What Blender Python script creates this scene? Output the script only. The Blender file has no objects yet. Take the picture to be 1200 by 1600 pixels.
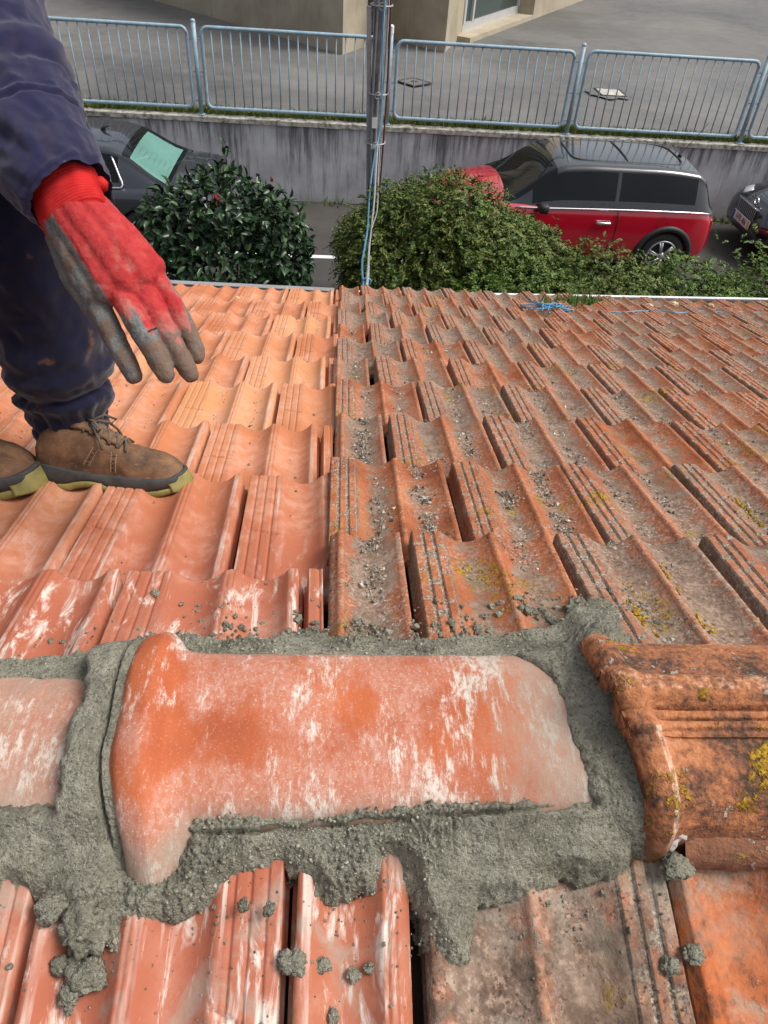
import bpy, bmesh, math, random
import numpy as np
from mathutils import Vector, Matrix, noise

# ------------------------------------------------------------------ camera, sky, sun, exposure
scene = bpy.context.scene
col = scene.collection
R = math.radians
CAM = Vector((0.0, 0.0, 4.0))
ROT = Matrix(((0.99769755, -0.01961765, -0.06492101),
              (-0.03512274, 0.66942694, -0.74204714),
              (0.0580171, 0.74261882, 0.6671966)))
FPX = 1150.0
cd = bpy.data.cameras.new('camera')
cd.sensor_fit = 'VERTICAL'
cd.sensor_height = 36.0
cd.lens = FPX / 1600.0 * 36.0
cd.clip_start = 0.02
cd.clip_end = 3000.0
cam = bpy.data.objects.new('camera', cd)
cam.matrix_world = Matrix.Translation(CAM) @ ROT.to_4x4()
col.objects.link(cam)
scene.camera = cam

SUN_EL, SUN_AZ = R(58), R(98)      # azimuth: direction the light comes from, clockwise from +Y
world = bpy.data.worlds.new('World')
scene.world = world
world.use_nodes = True
wn = world.node_tree
bg = wn.nodes['Background']
sky = wn.nodes.new('ShaderNodeTexSky')
sky.sky_type = 'NISHITA'
sky.sun_disc = False
sky.sun_elevation = SUN_EL
sky.sun_rotation = SUN_AZ
sky.air_density = 1.0
sky.dust_density = 6.0
sky.ozone_density = 1.0
hs = wn.nodes.new('ShaderNodeHueSaturation')          # thin overcast: the blue is washed out
hs.inputs['Saturation'].default_value = 0.42
wn.links.new(sky.outputs['Color'], hs.inputs['Color'])
wn.links.new(hs.outputs['Color'], bg.inputs['Color'])
bg.inputs['Strength'].default_value = 0.135

sl = bpy.data.lights.new('sun', 'SUN')
sl.energy = 1.65
sl.angle = R(22)
sl.color = (1.0, 0.955, 0.89)
so = bpy.data.objects.new('sun', sl)
sd = Vector((math.sin(SUN_AZ) * math.cos(SUN_EL), math.cos(SUN_AZ) * math.cos(SUN_EL), math.sin(SUN_EL)))
so.rotation_euler = sd.to_track_quat('Z', 'Y').to_euler()
so.location = (0, -5, 12)
col.objects.link(so)

scene.view_settings.view_transform = 'Standard'
scene.view_settings.look = 'None'
scene.view_settings.exposure = 0.36
scene.view_settings.gamma = 1.0
scene.view_settings.use_curve_mapping = False

# ------------------------------------------------------------------ helpers
random.seed(7)
rng = np.random.default_rng(11)


def pray(px, py):
    return ROT @ Vector(((px - 600) / FPX, -(py - 800) / FPX, -1.0))


def at_depth(px, py, d):
    return CAM + pray(px, py) * d


def at_y(px, py, Y):
    r = pray(px, py)
    return CAM + r * ((Y - CAM.y) / r.y)


def at_z(px, py, Z):
    r = pray(px, py)
    return CAM + r * ((Z - CAM.z) / r.z)


def tag(o, label=None, cat=None, group=None, kind=None):
    if label:
        o['label'] = label
    if cat:
        o['category'] = cat
    if group:
        o['group'] = group
    if kind:
        o['kind'] = kind
    return o


def link(name, me, parent=None):
    o = bpy.data.objects.new(name, me)
    col.objects.link(o)
    if parent is not None:
        o.parent = parent
    return o


def empty(name, loc=(0, 0, 0), label=None, cat=None, group=None, rz=0.0):
    o = bpy.data.objects.new(name, None)
    o.empty_display_size = 0.05
    o.location = loc
    o.rotation_euler = (0, 0, rz)
    col.objects.link(o)
    return tag(o, label, cat, group)


def smooth(me, on=True):
    if len(me.polygons):
        me.polygons.foreach_set('use_smooth', [on] * len(me.polygons))


def pyd(name, verts, faces, m=None, parent=None, sm=True):
    me = bpy.data.meshes.new(name)
    me.from_pydata([tuple(v) for v in verts], [], faces)
    me.update()
    smooth(me, sm)
    if m:
        me.materials.append(m)
    return link(name, me, parent)


def fattr(me, name, vals):
    a = me.attributes.new(name, 'FLOAT', 'POINT')
    a.data.foreach_set('value', np.asarray(vals, dtype=np.float32))


class MB:
    """collects simple solids in one bmesh"""
    def __init__(self):
        self.bm = bmesh.new()

    def box(self, c, s, rot=None, bev=0.0):
        M = Matrix.Translation(Vector(c))
        if rot is not None:
            M = M @ rot.to_4x4()
        M = M @ Matrix.Diagonal((s[0], s[1], s[2], 1))
        tmp = bmesh.new()
        bmesh.ops.create_cube(tmp, size=1.0, matrix=M)
        if bev > 0:
            bmesh.ops.bevel(tmp, geom=tmp.edges[:], offset=bev, segments=2, affect='EDGES', profile=0.5)
        self._join(tmp)
        return self

    def _join(self, tmp):
        me = bpy.data.meshes.new('tmp')
        tmp.to_mesh(me)
        tmp.free()
        self.bm.from_mesh(me)
        bpy.data.meshes.remove(me)

    def tube(self, pts, r, n=8, cap=True):
        pts = [Vector(p) for p in pts]
        k = len(pts)
        rs = r if isinstance(r, (list, tuple)) else [r] * k
        rings = []
        up = None
        for i, p in enumerate(pts):
            d = (pts[min(i + 1, k - 1)] - pts[max(i - 1, 0)])
            if d.length < 1e-9:
                d = Vector((0, 0, 1))
            d.normalize()
            if up is None:
                a = Vector((0, 0, 1)) if abs(d.z) < 0.9 else Vector((1, 0, 0))
                up = (a - d * a.dot(d)).normalized()
            else:
                up = (up - d * up.dot(d))
                if up.length < 1e-6:
                    up = d.orthogonal()
                up.normalize()
            s = d.cross(up)
            rings.append([self.bm.verts.new(p + (up * math.cos(t) + s * math.sin(t)) * rs[i])
                          for t in [2 * math.pi * q / n for q in range(n)]])
        for a, b in zip(rings, rings[1:]):
            for q in range(n):
                self.bm.faces.new((a[q], a[(q + 1) % n], b[(q + 1) % n], b[q]))
        if cap:
            self.bm.faces.new(rings[0][::-1])
            self.bm.faces.new(rings[-1])
        return self

    def prism(self, poly, z0, z1):
        lo = [self.bm.verts.new((x, y, z0)) for x, y in poly]
        hi = [self.bm.verts.new((x, y, z1)) for x, y in poly]
        k = len(poly)
        self.bm.faces.new(lo[::-1])
        self.bm.faces.new(hi)
        for i in range(k):
            self.bm.faces.new((lo[i], lo[(i + 1) % k], hi[(i + 1) % k], hi[i]))
        return self

    def build(self, name, m, parent=None, sm=False):
        bmesh.ops.recalc_face_normals(self.bm, faces=self.bm.faces[:])
        me = bpy.data.meshes.new(name)
        self.bm.to_mesh(me)
        self.bm.free()
        smooth(me, sm)
        if m:
            me.materials.append(m)
        return link(name, me, parent)


def grid_faces(nu, nv, wrap_v=False):
    f = []
    for i in range(nu - 1):
        for j in range(nv if wrap_v else nv - 1):
            j2 = (j + 1) % nv
            f.append((i * nv + j, i * nv + j2, (i + 1) * nv + j2, (i + 1) * nv + j))
    return f


def fbm(p, sc, oct=3):
    s, a, t = 0.0, 1.0, 0.0
    for _ in range(oct):
        s += a * noise.noise(p * sc)
        t += a
        a *= 0.5
        sc *= 2.1
    return s / t


def catmull(keys, xs):
    """keys: list of tuples (t, v...) -> rows at xs, monotone-ish cubic"""
    K = np.array(keys, float)
    t = K[:, 0]
    out = []
    for x in xs:
        x = min(max(x, t[0]), t[-1])
        i = min(max(np.searchsorted(t, x) - 1, 0), len(t) - 2)
        h = t[i + 1] - t[i]
        u = (x - t[i]) / h

        def tan(k):
            if k == 0:
                return (K[1] - K[0]) / (t[1] - t[0])
            if k == len(t) - 1:
                return (K[-1] - K[-2]) / (t[-1] - t[-2])
            a = (K[k] - K[k - 1]) / (t[k] - t[k - 1])
            b = (K[k + 1] - K[k]) / (t[k + 1] - t[k])
            m = np.where(a * b <= 0, 0, 2 * a * b / (a + b + 1e-12 * np.sign(a + b + 1e-15)))
            return m
        m0, m1 = tan(i), tan(i + 1)
        v = ((2 * u**3 - 3 * u**2 + 1) * K[i] + (u**3 - 2 * u**2 + u) * h * m0
             + (-2 * u**3 + 3 * u**2) * K[i + 1] + (u**3 - u**2) * h * m1)
        v[0] = x
        out.append(v)
    return np.array(out)


# ------------------------------------------------------------------ materials
class NT:
    def __init__(self, name):
        self.m = bpy.data.materials.new(name)
        self.m.use_nodes = True
        self.t = self.m.node_tree
        self.b = self.t.nodes['Principled BSDF']
        self._pos = None

    def n(self, typ, **kw):
        x = self.t.nodes.new(typ)
        for k, v in kw.items():
            setattr(x, k, v)
        return x

    def put(self, sock, v):
        if v is None:
            return
        if hasattr(v, 'node'):
            self.t.links.new(v, sock)
        elif isinstance(v, (tuple, list)):
            sock.default_value = tuple(v) + ((1.0,) if len(v) == 3 and sock.type == 'RGBA' else ())
        else:
            sock.default_value = v

    def pos(self):
        if self._pos is None:
            self._pos = self.n('ShaderNodeNewGeometry').outputs['Position']
        return self._pos

    def obj(self):
        return self.n('ShaderNodeTexCoord').outputs['Object']

    def island(self):
        return self.n('ShaderNodeNewGeometry').outputs['Random Per Island']

    def rand(self):
        return self.n('ShaderNodeObjectInfo').outputs['Random']

    def attr(self, name):
        return self.n('ShaderNodeAttribute', attribute_name=name).outputs['Fac']

    def mapv(self, v, sc=(1, 1, 1), loc=(0, 0, 0), rot=(0, 0, 0)):
        x = self.n('ShaderNodeMapping')
        self.put(x.inputs['Vector'], v)
        x.inputs['Scale'].default_value = sc
        x.inputs['Location'].default_value = loc
        x.inputs['Rotation'].default_value = rot
        return x.outputs[0]

    def noise(self, sc, det=4, rough=0.55, v=None, dist=0.0):
        x = self.n('ShaderNodeTexNoise')
        self.put(x.inputs['Vector'], v if v is not None else self.pos())
        x.inputs['Scale'].default_value = sc
        x.inputs['Detail'].default_value = det
        x.inputs['Roughness'].default_value = rough
        x.inputs['Distortion'].default_value = dist
        return x.outputs[0]

    def vor(self, sc, v=None, out='Distance', feat='F1'):
        x = self.n('ShaderNodeTexVoronoi', feature=feat)
        self.put(x.inputs['Vector'], v if v is not None else self.pos())
        x.inputs['Scale'].default_value = sc
        return x.outputs[out]

    def ramp(self, f, stops):
        x = self.n('ShaderNodeValToRGB')
        self.put(x.inputs[0], f)
        e = x.color_ramp.elements
        while len(e) < len(stops):
            e.new(0.5)
        for q, (p, c) in zip(e, stops):
            q.position = p
            q.color = (c, c, c, 1) if isinstance(c, (int, float)) else tuple(c) + (1,)
        return x.outputs[0]

    def step(self, f, a, b):
        x = self.n('ShaderNodeMapRange', interpolation_type='SMOOTHSTEP')
        self.put(x.inputs[0], f)
        x.inputs[1].default_value = a
        x.inputs[2].default_value = b
        return x.outputs[0]

    def mix(self, a, b, f):
        x = self.n('ShaderNodeMix', data_type='RGBA')
        self.put(x.inputs[0], f)
        self.put(x.inputs[6], a)
        self.put(x.inputs[7], b)
        return x.outputs[2]

    def math(self, op, a, b=None, clamp=False):
        x = self.n('ShaderNodeMath', operation=op, use_clamp=clamp)
        self.put(x.inputs[0], a)
        self.put(x.inputs[1], b)
        return x.outputs[0]

    def mul(self, a, b):
        return self.math('MULTIPLY', a, b)

    def add(self, a, b):
        return self.math('ADD', a, b)

    def sep(self, v=None):
        x = self.n('ShaderNodeSeparateXYZ')
        self.put(x.inputs[0], v if v is not None else self.pos())
        return x.outputs

    def bump(self, h, st=0.4, d=0.002, nrm=None):
        x = self.n('ShaderNodeBump')
        x.inputs['Strength'].default_value = st
        x.inputs['Distance'].default_value = d
        self.put(x.inputs['Height'], h)
        if nrm is not None:
            self.put(x.inputs['Normal'], nrm)
        return x.outputs[0]

    def out(self, color=None, rough=0.7, nrm=None, metal=None, spec=None, **kw):
        b = self.b
        self.put(b.inputs['Base Color'], color)
        self.put(b.inputs['Roughness'], rough)
        self.put(b.inputs['Normal'], nrm)
        self.put(b.inputs['Metallic'], metal)
        self.put(b.inputs['Specular IOR Level'], spec)
        for k, v in kw.items():
            self.put(b.inputs[k.replace('_', ' ')], v)
        return self.m


def plain(name, c, rough=0.5, metal=0.0, var=0.15, sc=20.0, bump=0.0, spec=None, **kw):
    t = NT(name)
    nz = t.noise(sc, 4)
    dark = tuple(x * (1 - var) for x in c)
    lite = tuple(min(1, x * (1 + var)) for x in c)
    cc = t.ramp(nz, [(0.3, dark), (0.7, lite)])
    nrm = t.bump(t.noise(sc * 8, 3), 0.3, bump) if bump else None
    return t.out(cc, rough, nrm, metal, spec, **kw)


M = {}


def mat_old_tile():
    t = NT('weathered_clay')
    n1 = t.noise(9, 5, 0.6)
    n2 = t.noise(45, 4, 0.6)
    base = t.ramp(n1, [(0.3, (0.22, 0.066, 0.030)), (0.52, (0.36, 0.115, 0.046)), (0.72, (0.46, 0.185, 0.085))])
    rnd = t.rand()
    base = t.mix(base, (0.36, 0.145, 0.085), t.mul(rnd, 0.55))
    tr = t.attr('trough')
    rim = t.attr('rim')
    # grey brown patina, mostly down in the pans
    pm = t.add(t.add(n1, t.mul(tr, 0.34)), t.mul(t.math('SUBTRACT', n2, 0.5), 0.8))
    pat = t.step(t.add(pm, t.mul(t.math('SUBTRACT', rnd, 0.5), 0.30)), 0.48, 0.80)
    patc = t.ramp(n2, [(0.3, (0.085, 0.064, 0.049)), (0.7, (0.27, 0.212, 0.162))])
    c = t.mix(base, patc, t.mul(pat, 0.88))
    # rubbed rims stay orange
    rm = t.mul(t.step(t.add(rim, t.mul(t.math('SUBTRACT', n2, 0.5), 1.0)), 0.75, 1.2), 0.75)
    c = t.mix(c, (0.52, 0.215, 0.11), rm)
    gr = t.attr('groove')
    crust = t.ramp(t.noise(330, 3, 0.7), [(0.36, (0.055, 0.045, 0.036)), (0.47, (0.17, 0.135, 0.105)), (0.60, (0.46, 0.41, 0.34))])
    c = t.mix(c, crust, t.mul(gr, 0.85))
    dusty = t.mul(t.step(t.noise(170, 4, 0.7), 0.46, 0.64), t.step(t.noise(6, 3, v=t.mapv(t.pos(), loc=(2, 4, 6))), 0.36, 0.58))
    c = t.mix(c, (0.50, 0.37, 0.28), t.mul(dusty, 0.55))
    # black algae specks
    sp = t.mul(t.step(t.noise(260, 2, 0.5), 0.56, 0.66), t.step(t.noise(14, 3), 0.42, 0.62))
    c = t.mix(c, (0.045, 0.036, 0.03), t.mul(sp, 0.75))
    # pale lichen discs
    li = t.mul(t.step(t.noise(120, 3, 0.6), 0.60, 0.66), t.step(t.noise(11, 2, v=t.mapv(t.pos(), loc=(3, 7, 1))), 0.50, 0.64))
    c = t.mix(c, (0.50, 0.47, 0.40), t.mul(li, 0.85))
    # mustard lichen
    ye = t.mul(t.step(t.noise(75, 4, 0.7), 0.47, 0.58), t.step(t.noise(8, 2, v=t.mapv(t.pos(), loc=(9, 2, 5))), 0.60, 0.70))
    c = t.mix(c, t.ramp(t.noise(200, 2), [(0.35, (0.20, 0.115, 0.012)), (0.65, (0.44, 0.27, 0.03))]), t.mul(ye, 0.9))
    # fresh mortar wash near the ridge
    y = t.sep()[1]
    near = t.math('SUBTRACT', 1.0, t.step(y, 0.50, 0.80))
    wash = t.mul(near, t.step(t.noise(22, 5, 0.65, dist=0.4), 0.56, 0.72))
    xx = t.sep()[0]
    vn = t.math('SUBTRACT', 1.0, t.step(y, 0.22, 0.31))
    rust = t.mul(vn, t.step(xx, 0.306, 0.312))
    c = t.mix(c, t.ramp(t.noise(38, 5, 0.65), [(0.36, (0.13, 0.055, 0.03)), (0.48, (0.40, 0.11, 0.035)), (0.65, (0.52, 0.155, 0.05))]), t.mul(rust, 0.9))
    vn = t.mul(vn, t.math('SUBTRACT', 1.0, t.step(xx, 0.306, 0.312)))
    c = t.mix(c, (0.085, 0.056, 0.040), t.mul(vn, t.mul(t.step(t.noise(30, 5, 0.65), 0.44, 0.62), 0.7)))
    foot = t.mul(t.mul(t.step(y, 0.16, 0.29), t.math('SUBTRACT', 1.0, t.step(y, 0.33, 0.40))), t.step(t.noise(26, 5, 0.7), 0.40, 0.60))
    wash = t.math('MAXIMUM', wash, foot)
    c = t.mix(c, (0.33, 0.30, 0.24), t.mul(wash, 0.6))
    h = t.add(t.mul(t.noise(90, 5, 0.65), 1.0), t.add(t.mul(li, 0.35), t.mul(ye, 0.6)))
    nrm = t.bump(h, 0.75, 0.004)
    return t.out(c, 0.92, nrm, spec=0.18)


def mat_new_tile():
    t = NT('fresh_clay')
    n1 = t.noise(5, 4, 0.55)
    n2 = t.noise(40, 4, 0.6)
    base = t.ramp(n1, [(0.3, (0.42, 0.142, 0.062)), (0.7, (0.54, 0.21, 0.095))])
    rnd = t.rand()
    c = t.mix(base, (0.62, 0.30, 0.13), t.mul(t.step(rnd, 0.45, 1.0), 0.6))
    c = t.mix(c, (0.44, 0.155, 0.085), t.mul(t.step(rnd, 0.0, 0.4), 0.0))
    y = t.sep()[1]
    near = t.math('SUBTRACT', 1.0, t.step(y, 0.55, 1.35))
    c = t.mix(c, (0.35, 0.103, 0.060), t.mul(near, 0.85))
    # pinkish dust film
    film = t.mul(t.step(n1, 0.40, 0.62), t.step(n2, 0.3, 0.7))
    c = t.mix(c, (0.57, 0.33, 0.245), t.mul(film, 0.55))
    # white lime bloom on the rims and in streaks
    rim = t.attr('rim')
    streak = t.noise(30, 5, 0.7, v=t.mapv(t.pos(), sc=(1.6, 0.35, 0.5), rot=(0, 0, 0.35)), dist=0.6)
    w1 = t.mul(t.step(t.add(rim, t.mul(t.math('SUBTRACT', t.noise(34, 4, 0.65, v=t.mapv(t.pos(), sc=(1, 0.16, 0.16))), 0.5), 1.3)), 0.66, 1.05), t.add(t.mul(near, 0.35), 0.48))
    vnear = t.math('SUBTRACT', 1.0, t.step(y, 0.60, 0.80))
    w2 = t.mul(t.step(streak, 0.52, 0.68), t.add(t.mul(vnear, 0.80), t.add(t.mul(near, 0.16), 0.06)))
    w = t.math('MAXIMUM', w1, w2)
    c = t.mix(c, (0.70, 0.62, 0.55), w)
    # specks
    sp = t.mul(t.step(t.noise(210, 2), 0.66, 0.72), t.step(t.noise(13, 2), 0.45, 0.6))
    c = t.mix(c, (0.14, 0.11, 0.085), t.mul(sp, 0.7))
    # thin grey mortar smear right by the ridge
    gm = t.mul(t.math('SUBTRACT', 1.0, t.step(y, 0.44, 0.64)), t.step(t.noise(16, 5, 0.6, dist=0.5), 0.50, 0.66))
    c = t.mix(c, (0.33, 0.305, 0.25), t.mul(gm, 0.55))
    h = t.add(t.noise(120, 4, 0.6), t.mul(w, 0.25))
    return t.out(c, 0.78, t.bump(h, 0.35, 0.0022), spec=0.3)


def mat_ridge_new():
    t = NT('fresh_ridge_clay')
    p = t.pos()
    n1 = t.noise(9, 4, 0.55)
    c = t.ramp(n1, [(0.32, (0.33, 0.082, 0.036)), (0.68, (0.47, 0.125, 0.045))])
    # chalky film: patches of fine rubbed speckle
    strk = t.noise(42, 6, 0.75, v=t.mapv(p, sc=(1.0, 0.40, 0.40), rot=(0, 0, 0.25)))
    fine = t.noise(230, 4, 0.75, v=t.mapv(p, sc=(1.0, 0.55, 0.55), rot=(0, 0, -0.4)))
    big = t.noise(10, 3, 0.5, v=t.mapv(p, loc=(2.3, 1, 4)))
    xyz = t.sep()
    low = t.math('SUBTRACT', 1.0, t.step(xyz[2], 3.368, 3.408))
    fm = t.add(t.add(t.mul(big, 0.8), t.mul(strk, 0.45)), t.mul(low, 0.12))
    fm = t.math('SUBTRACT', fm, t.mul(t.step(xyz[2], 3.388, 3.402), 0.14))
    film = t.mul(t.step(fm, 0.53, 0.72), t.add(0.42, t.mul(t.step(fine, 0.40, 0.62), 0.58)))
    c = t.mix(c, (0.50, 0.265, 0.20), t.mul(film, 0.85))
    wm = t.noise(13, 3, 0.5, v=t.mapv(p, sc=(1.2, 0.8, 0.8), loc=(5, 3, 8)))
    brush = t.noise(75, 5, 0.75, v=t.mapv(p, sc=(1.9, 0.30, 0.30), rot=(0, 0, 0.35)))
    wf = t.add(t.add(t.mul(brush, 0.38), t.mul(strk, 0.42)), t.add(t.mul(wm, 0.52), t.mul(t.math('SUBTRACT', low, 0.5), 0.05)))
    white = t.mul(t.step(wf, 0.675, 0.765), t.step(fine, 0.33, 0.58))
    c = t.mix(c, (0.66, 0.60, 0.53), t.mul(white, 0.9))
    sp = t.step(t.noise(420, 2), 0.60, 0.67)
    c = t.mix(c, (0.60, 0.48, 0.40), t.mul(sp, t.add(0.15, t.mul(film, 0.6))))
    # mortar haze to the right end and along the foot
    hx = t.step(t.add(xyz[0], t.mul(t.math('SUBTRACT', strk, 0.5), 0.18)), 0.11, 0.215)
    hz = t.math('SUBTRACT', 1.0, t.step(t.add(xyz[2], t.mul(t.math('SUBTRACT', strk, 0.5), 0.05)), 3.352, 3.384))
    haze = t.mul(t.math('MAXIMUM', hx, hz), t.add(0.45, t.mul(fine, 0.7)))
    c = t.mix(c, (0.30, 0.27, 0.215), t.mul(haze, 0.85))
    h = t.add(t.noise(160, 4, 0.6), t.add(t.mul(white, 0.5), t.mul(fine, 0.4)))
    return t.out(c, 0.8, t.bump(h, 0.4, 0.002), spec=0.22)


def mat_mortar():
    t = NT('fresh_mortar')
    n1 = t.noise(16, 4, 0.6)
    n2 = t.noise(260, 4, 0.75)
    n3 = t.noise(70, 4, 0.7)
    f = t.add(t.mul(n1, 0.55), t.mul(n3, 0.45))
    c = t.ramp(f, [(0.34, (0.195, 0.186, 0.136)), (0.5, (0.335, 0.322, 0.246)), (0.64, (0.50, 0.48, 0.38))])
    c = t.mix(c, (0.10, 0.094, 0.073), t.mul(t.math('SUBTRACT', 1.0, t.step(n2, 0.36, 0.49)), 0.75))
    c = t.mix(c, (0.50, 0.48, 0.40), t.mul(t.step(t.noise(380, 2), 0.58, 0.66), 0.7))
    h = t.add(t.mul(n2, 1.0), t.mul(n3, 1.1))
    return t.out(c, 0.9, t.bump(h, 1.0, 0.009), spec=0.25)


def mat_old_ridge():
    t = NT('old_ridge_clay')
    n1 = t.noise(18, 5, 0.6)
    n2 = t.noise(150, 4, 0.65)
    rim = t.attr('rim')
    c = t.ramp(t.add(n1, t.mul(t.math('SUBTRACT', n2, 0.5), 0.7)),
               [(0.33, (0.075, 0.048, 0.035)), (0.47, (0.25, 0.105, 0.056)), (0.60, (0.42, 0.165, 0.07)), (0.8, (0.50, 0.25, 0.14))])
    w = t.mul(t.step(t.add(rim, t.mul(t.math('SUBTRACT', n2, 0.5), 0.9)), 0.75, 1.1), 0.8)
    c = t.mix(c, (0.60, 0.46, 0.36), w)
    xyz = t.sep()
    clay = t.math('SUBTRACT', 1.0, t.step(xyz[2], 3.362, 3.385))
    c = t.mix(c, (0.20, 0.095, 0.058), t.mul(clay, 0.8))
    # mustard lichen: one big patch by the right edge and some along the back
    d = t.n('ShaderNodeVectorMath', operation='DISTANCE')
    t.put(d.inputs[0], t.pos())
    d.inputs[1].default_value = (0.415, 0.322, 3.424)
    dd = t.add(d.outputs['Value'], t.mul(t.math('SUBTRACT', t.noise(60, 4), 0.5), 0.05))
    big = t.math('SUBTRACT', 1.0, t.step(dd, 0.034, 0.044))
    ye = t.mul(t.step(t.noise(90, 4, 0.7), 0.50, 0.58), t.step(t.noise(22, 2, v=t.mapv(t.pos(), loc=(1, 2, 5))), 0.56, 0.66))
    ye = t.math('MAXIMUM', ye, t.mul(big, t.step(t.noise(200, 3), 0.33, 0.5)))
    c = t.mix(c, t.ramp(t.noise(260, 2), [(0.35, (0.20, 0.115, 0.010)), (0.65, (0.46, 0.28, 0.025))]), ye)
    gl = t.mul(t.step(t.noise(140, 3, 0.6), 0.58, 0.64), t.step(t.noise(15, 2, v=t.mapv(t.pos(), loc=(8, 7, 5))), 0.52, 0.62))
    c = t.mix(c, (0.42, 0.40, 0.35), t.mul(gl, 0.8))
    h = t.add(n2, t.add(t.mul(ye, 1.2), t.mul(gl, 0.6)))
    return t.out(c, 0.9, t.bump(h, 0.8, 0.004), spec=0.2)


M['old_tile'] = mat_old_tile()
M['new_tile'] = mat_new_tile()
M['ridge_new'] = mat_ridge_new()
M['mortar'] = mat_mortar()
M['old_ridge'] = mat_old_ridge()


def mat_grit():
    t = NT('roof_grit')
    c = t.ramp(t.island(), [(0.0, (0.075, 0.066, 0.054)), (0.3, (0.18, 0.162, 0.13)), (0.68, (0.32, 0.295, 0.24)), (0.96, (0.58, 0.54, 0.46))])
    return t.out(c, 0.95, t.bump(t.noise(500, 2), 0.5, 0.002), spec=0.15)


M['grit'] = mat_grit()


def mat_crust():
    t = NT('lichen_crust')
    c = t.ramp(t.island(), [(0.0, (0.10, 0.065, 0.012)), (0.5, (0.30, 0.18, 0.018)), (1.0, (0.48, 0.31, 0.035))])
    return t.out(c, 0.95, spec=0.1)


M['crust'] = mat_crust()


def mat_grain():
    t = NT('mortar_grain')
    c = t.ramp(t.island(), [(0.0, (0.14, 0.134, 0.10)), (0.6, (0.28, 0.268, 0.208)), (1.0, (0.40, 0.385, 0.305))])
    return t.out(c, 0.95, t.bump(t.noise(600, 2), 0.5, 0.001), spec=0.15)


M['grain'] = mat_grain()


def mat_asphalt(name, dark, lite, sc=1.0):
    t = NT(name)
    big = t.noise(0.35 * sc, 4, 0.6)
    mid = t.noise(3.0 * sc, 4, 0.6)
    fine = t.noise(90 * sc, 2, 0.6)
    f = t.add(t.mul(big, 0.6), t.add(t.mul(mid, 0.25), t.mul(fine, 0.15)))
    c = t.ramp(f, [(0.36, dark), (0.62, lite)])
    rough = t.ramp(big, [(0.40, 0.55), (0.6, 0.9)])
    return t.out(c, rough, t.bump(fine, 0.4, 0.004), spec=0.35)


M['yard'] = mat_asphalt('yard_paving', (0.080, 0.079, 0.077), (0.175, 0.170, 0.162))
M['street'] = mat_asphalt('street_asphalt', (0.035, 0.032, 0.030), (0.075, 0.069, 0.062))
M['soil'] = mat_asphalt('soil', (0.04, 0.032, 0.022), (0.09, 0.07, 0.05), 3)


def mat_wall():
    t = NT('stained_render')
    p = t.pos()
    v = t.mapv(p, sc=(5.0, 5.0, 0.35))
    s1 = t.noise(2.2, 5, 0.65, v=v)
    s2 = t.noise(9, 4, 0.6, v=v)
    z = t.sep()[2]
    top = t.step(z, 0.45, 1.05)
    c = t.ramp(t.noise(3, 4), [(0.3, (0.32, 0.325, 0.345)), (0.7, (0.49, 0.495, 0.52))])
    st = t.step(t.add(t.add(t.mul(s1, 0.7), t.mul(s2, 0.3)), t.add(t.mul(top, 0.10), t.mul(t.math('SUBTRACT', t.noise(0.9, 3), 0.5), 0.35))), 0.50, 0.74)
    c = t.mix(c, (0.048, 0.047, 0.052), t.mul(st, 0.80))
    wh = t.mul(t.step(t.noise(2.6, 4, 0.6, v=t.mapv(p, sc=(4, 4, 0.3), loc=(3, 1, 2))), 0.60, 0.70), 0.55)
    c = t.mix(c, (0.36, 0.36, 0.38), wh)
    return t.out(c, 0.9, t.bump(t.noise(60, 4), 0.4, 0.006), spec=0.2)


M['wall'] = mat_wall()


def mat_coping():
    t = NT('lichened_coping')
    c = t.ramp(t.noise(14, 5, 0.7), [(0.35, (0.09, 0.085, 0.07)), (0.47, (0.32, 0.305, 0.265)), (0.66, (0.56, 0.54, 0.48))])
    return t.out(c, 0.92, t.bump(t.noise(60, 4), 0.5, 0.006), spec=0.2)


M['coping'] = mat_coping()


def mat_concrete():
    t = NT('board_concrete')
    p = t.pos()
    c = t.ramp(t.noise(1.6, 5, 0.62), [(0.3, (0.32, 0.275, 0.20)), (0.7, (0.46, 0.40, 0.305))])
    st = t.step(t.noise(2.0, 5, 0.65, v=t.mapv(p, sc=(3, 3, 0.3))), 0.55, 0.75)
    c = t.mix(c, (0.17, 0.145, 0.11), t.mul(st, 0.5))
    holes = t.math('SUBTRACT', 1.0, t.step(t.vor(16), 0.05, 0.10))
    c = t.mix(c, (0.11, 0.095, 0.075), t.mul(holes, t.step(t.noise(5, 2), 0.5, 0.6)))
    return t.out(c, 0.85, t.bump(t.noise(40, 4), 0.3, 0.006), spec=0.25)


M['concrete'] = mat_concrete()
M['fence'] = plain('fence_paint', (0.265, 0.38, 0.455), 0.45, var=0.18, sc=14)
M['fence_cap'] = plain('cap_white', (0.75, 0.76, 0.78), 0.4, var=0.06)
M['galv'] = plain('galvanised_steel', (0.36, 0.36, 0.38), 0.5, 0.4, var=0.2, sc=12)
M['pole'] = plain('pole_wood', (0.27, 0.265, 0.26), 0.8, var=0.4, sc=9, bump=0.004)
M['cable_grey'] = plain('cable_grey', (0.27, 0.28, 0.29), 0.5)
M['cable_blue'] = plain('cable_blue', (0.10, 0.30, 0.49), 0.45, var=0.1)
M['cable_black'] = plain('cable_black', (0.02, 0.02, 0.022), 0.5)
M['rust'] = plain('rust_iron', (0.10, 0.038, 0.022), 0.8, var=0.3)
M['white_paint'] = plain('white_paint', (0.74, 0.75, 0.76), 0.4, var=0.05, sc=6)
M['gutter_grey'] = plain('gutter_grey', (0.30, 0.30, 0.31), 0.4, 0.2, var=0.12, sc=8)
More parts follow.
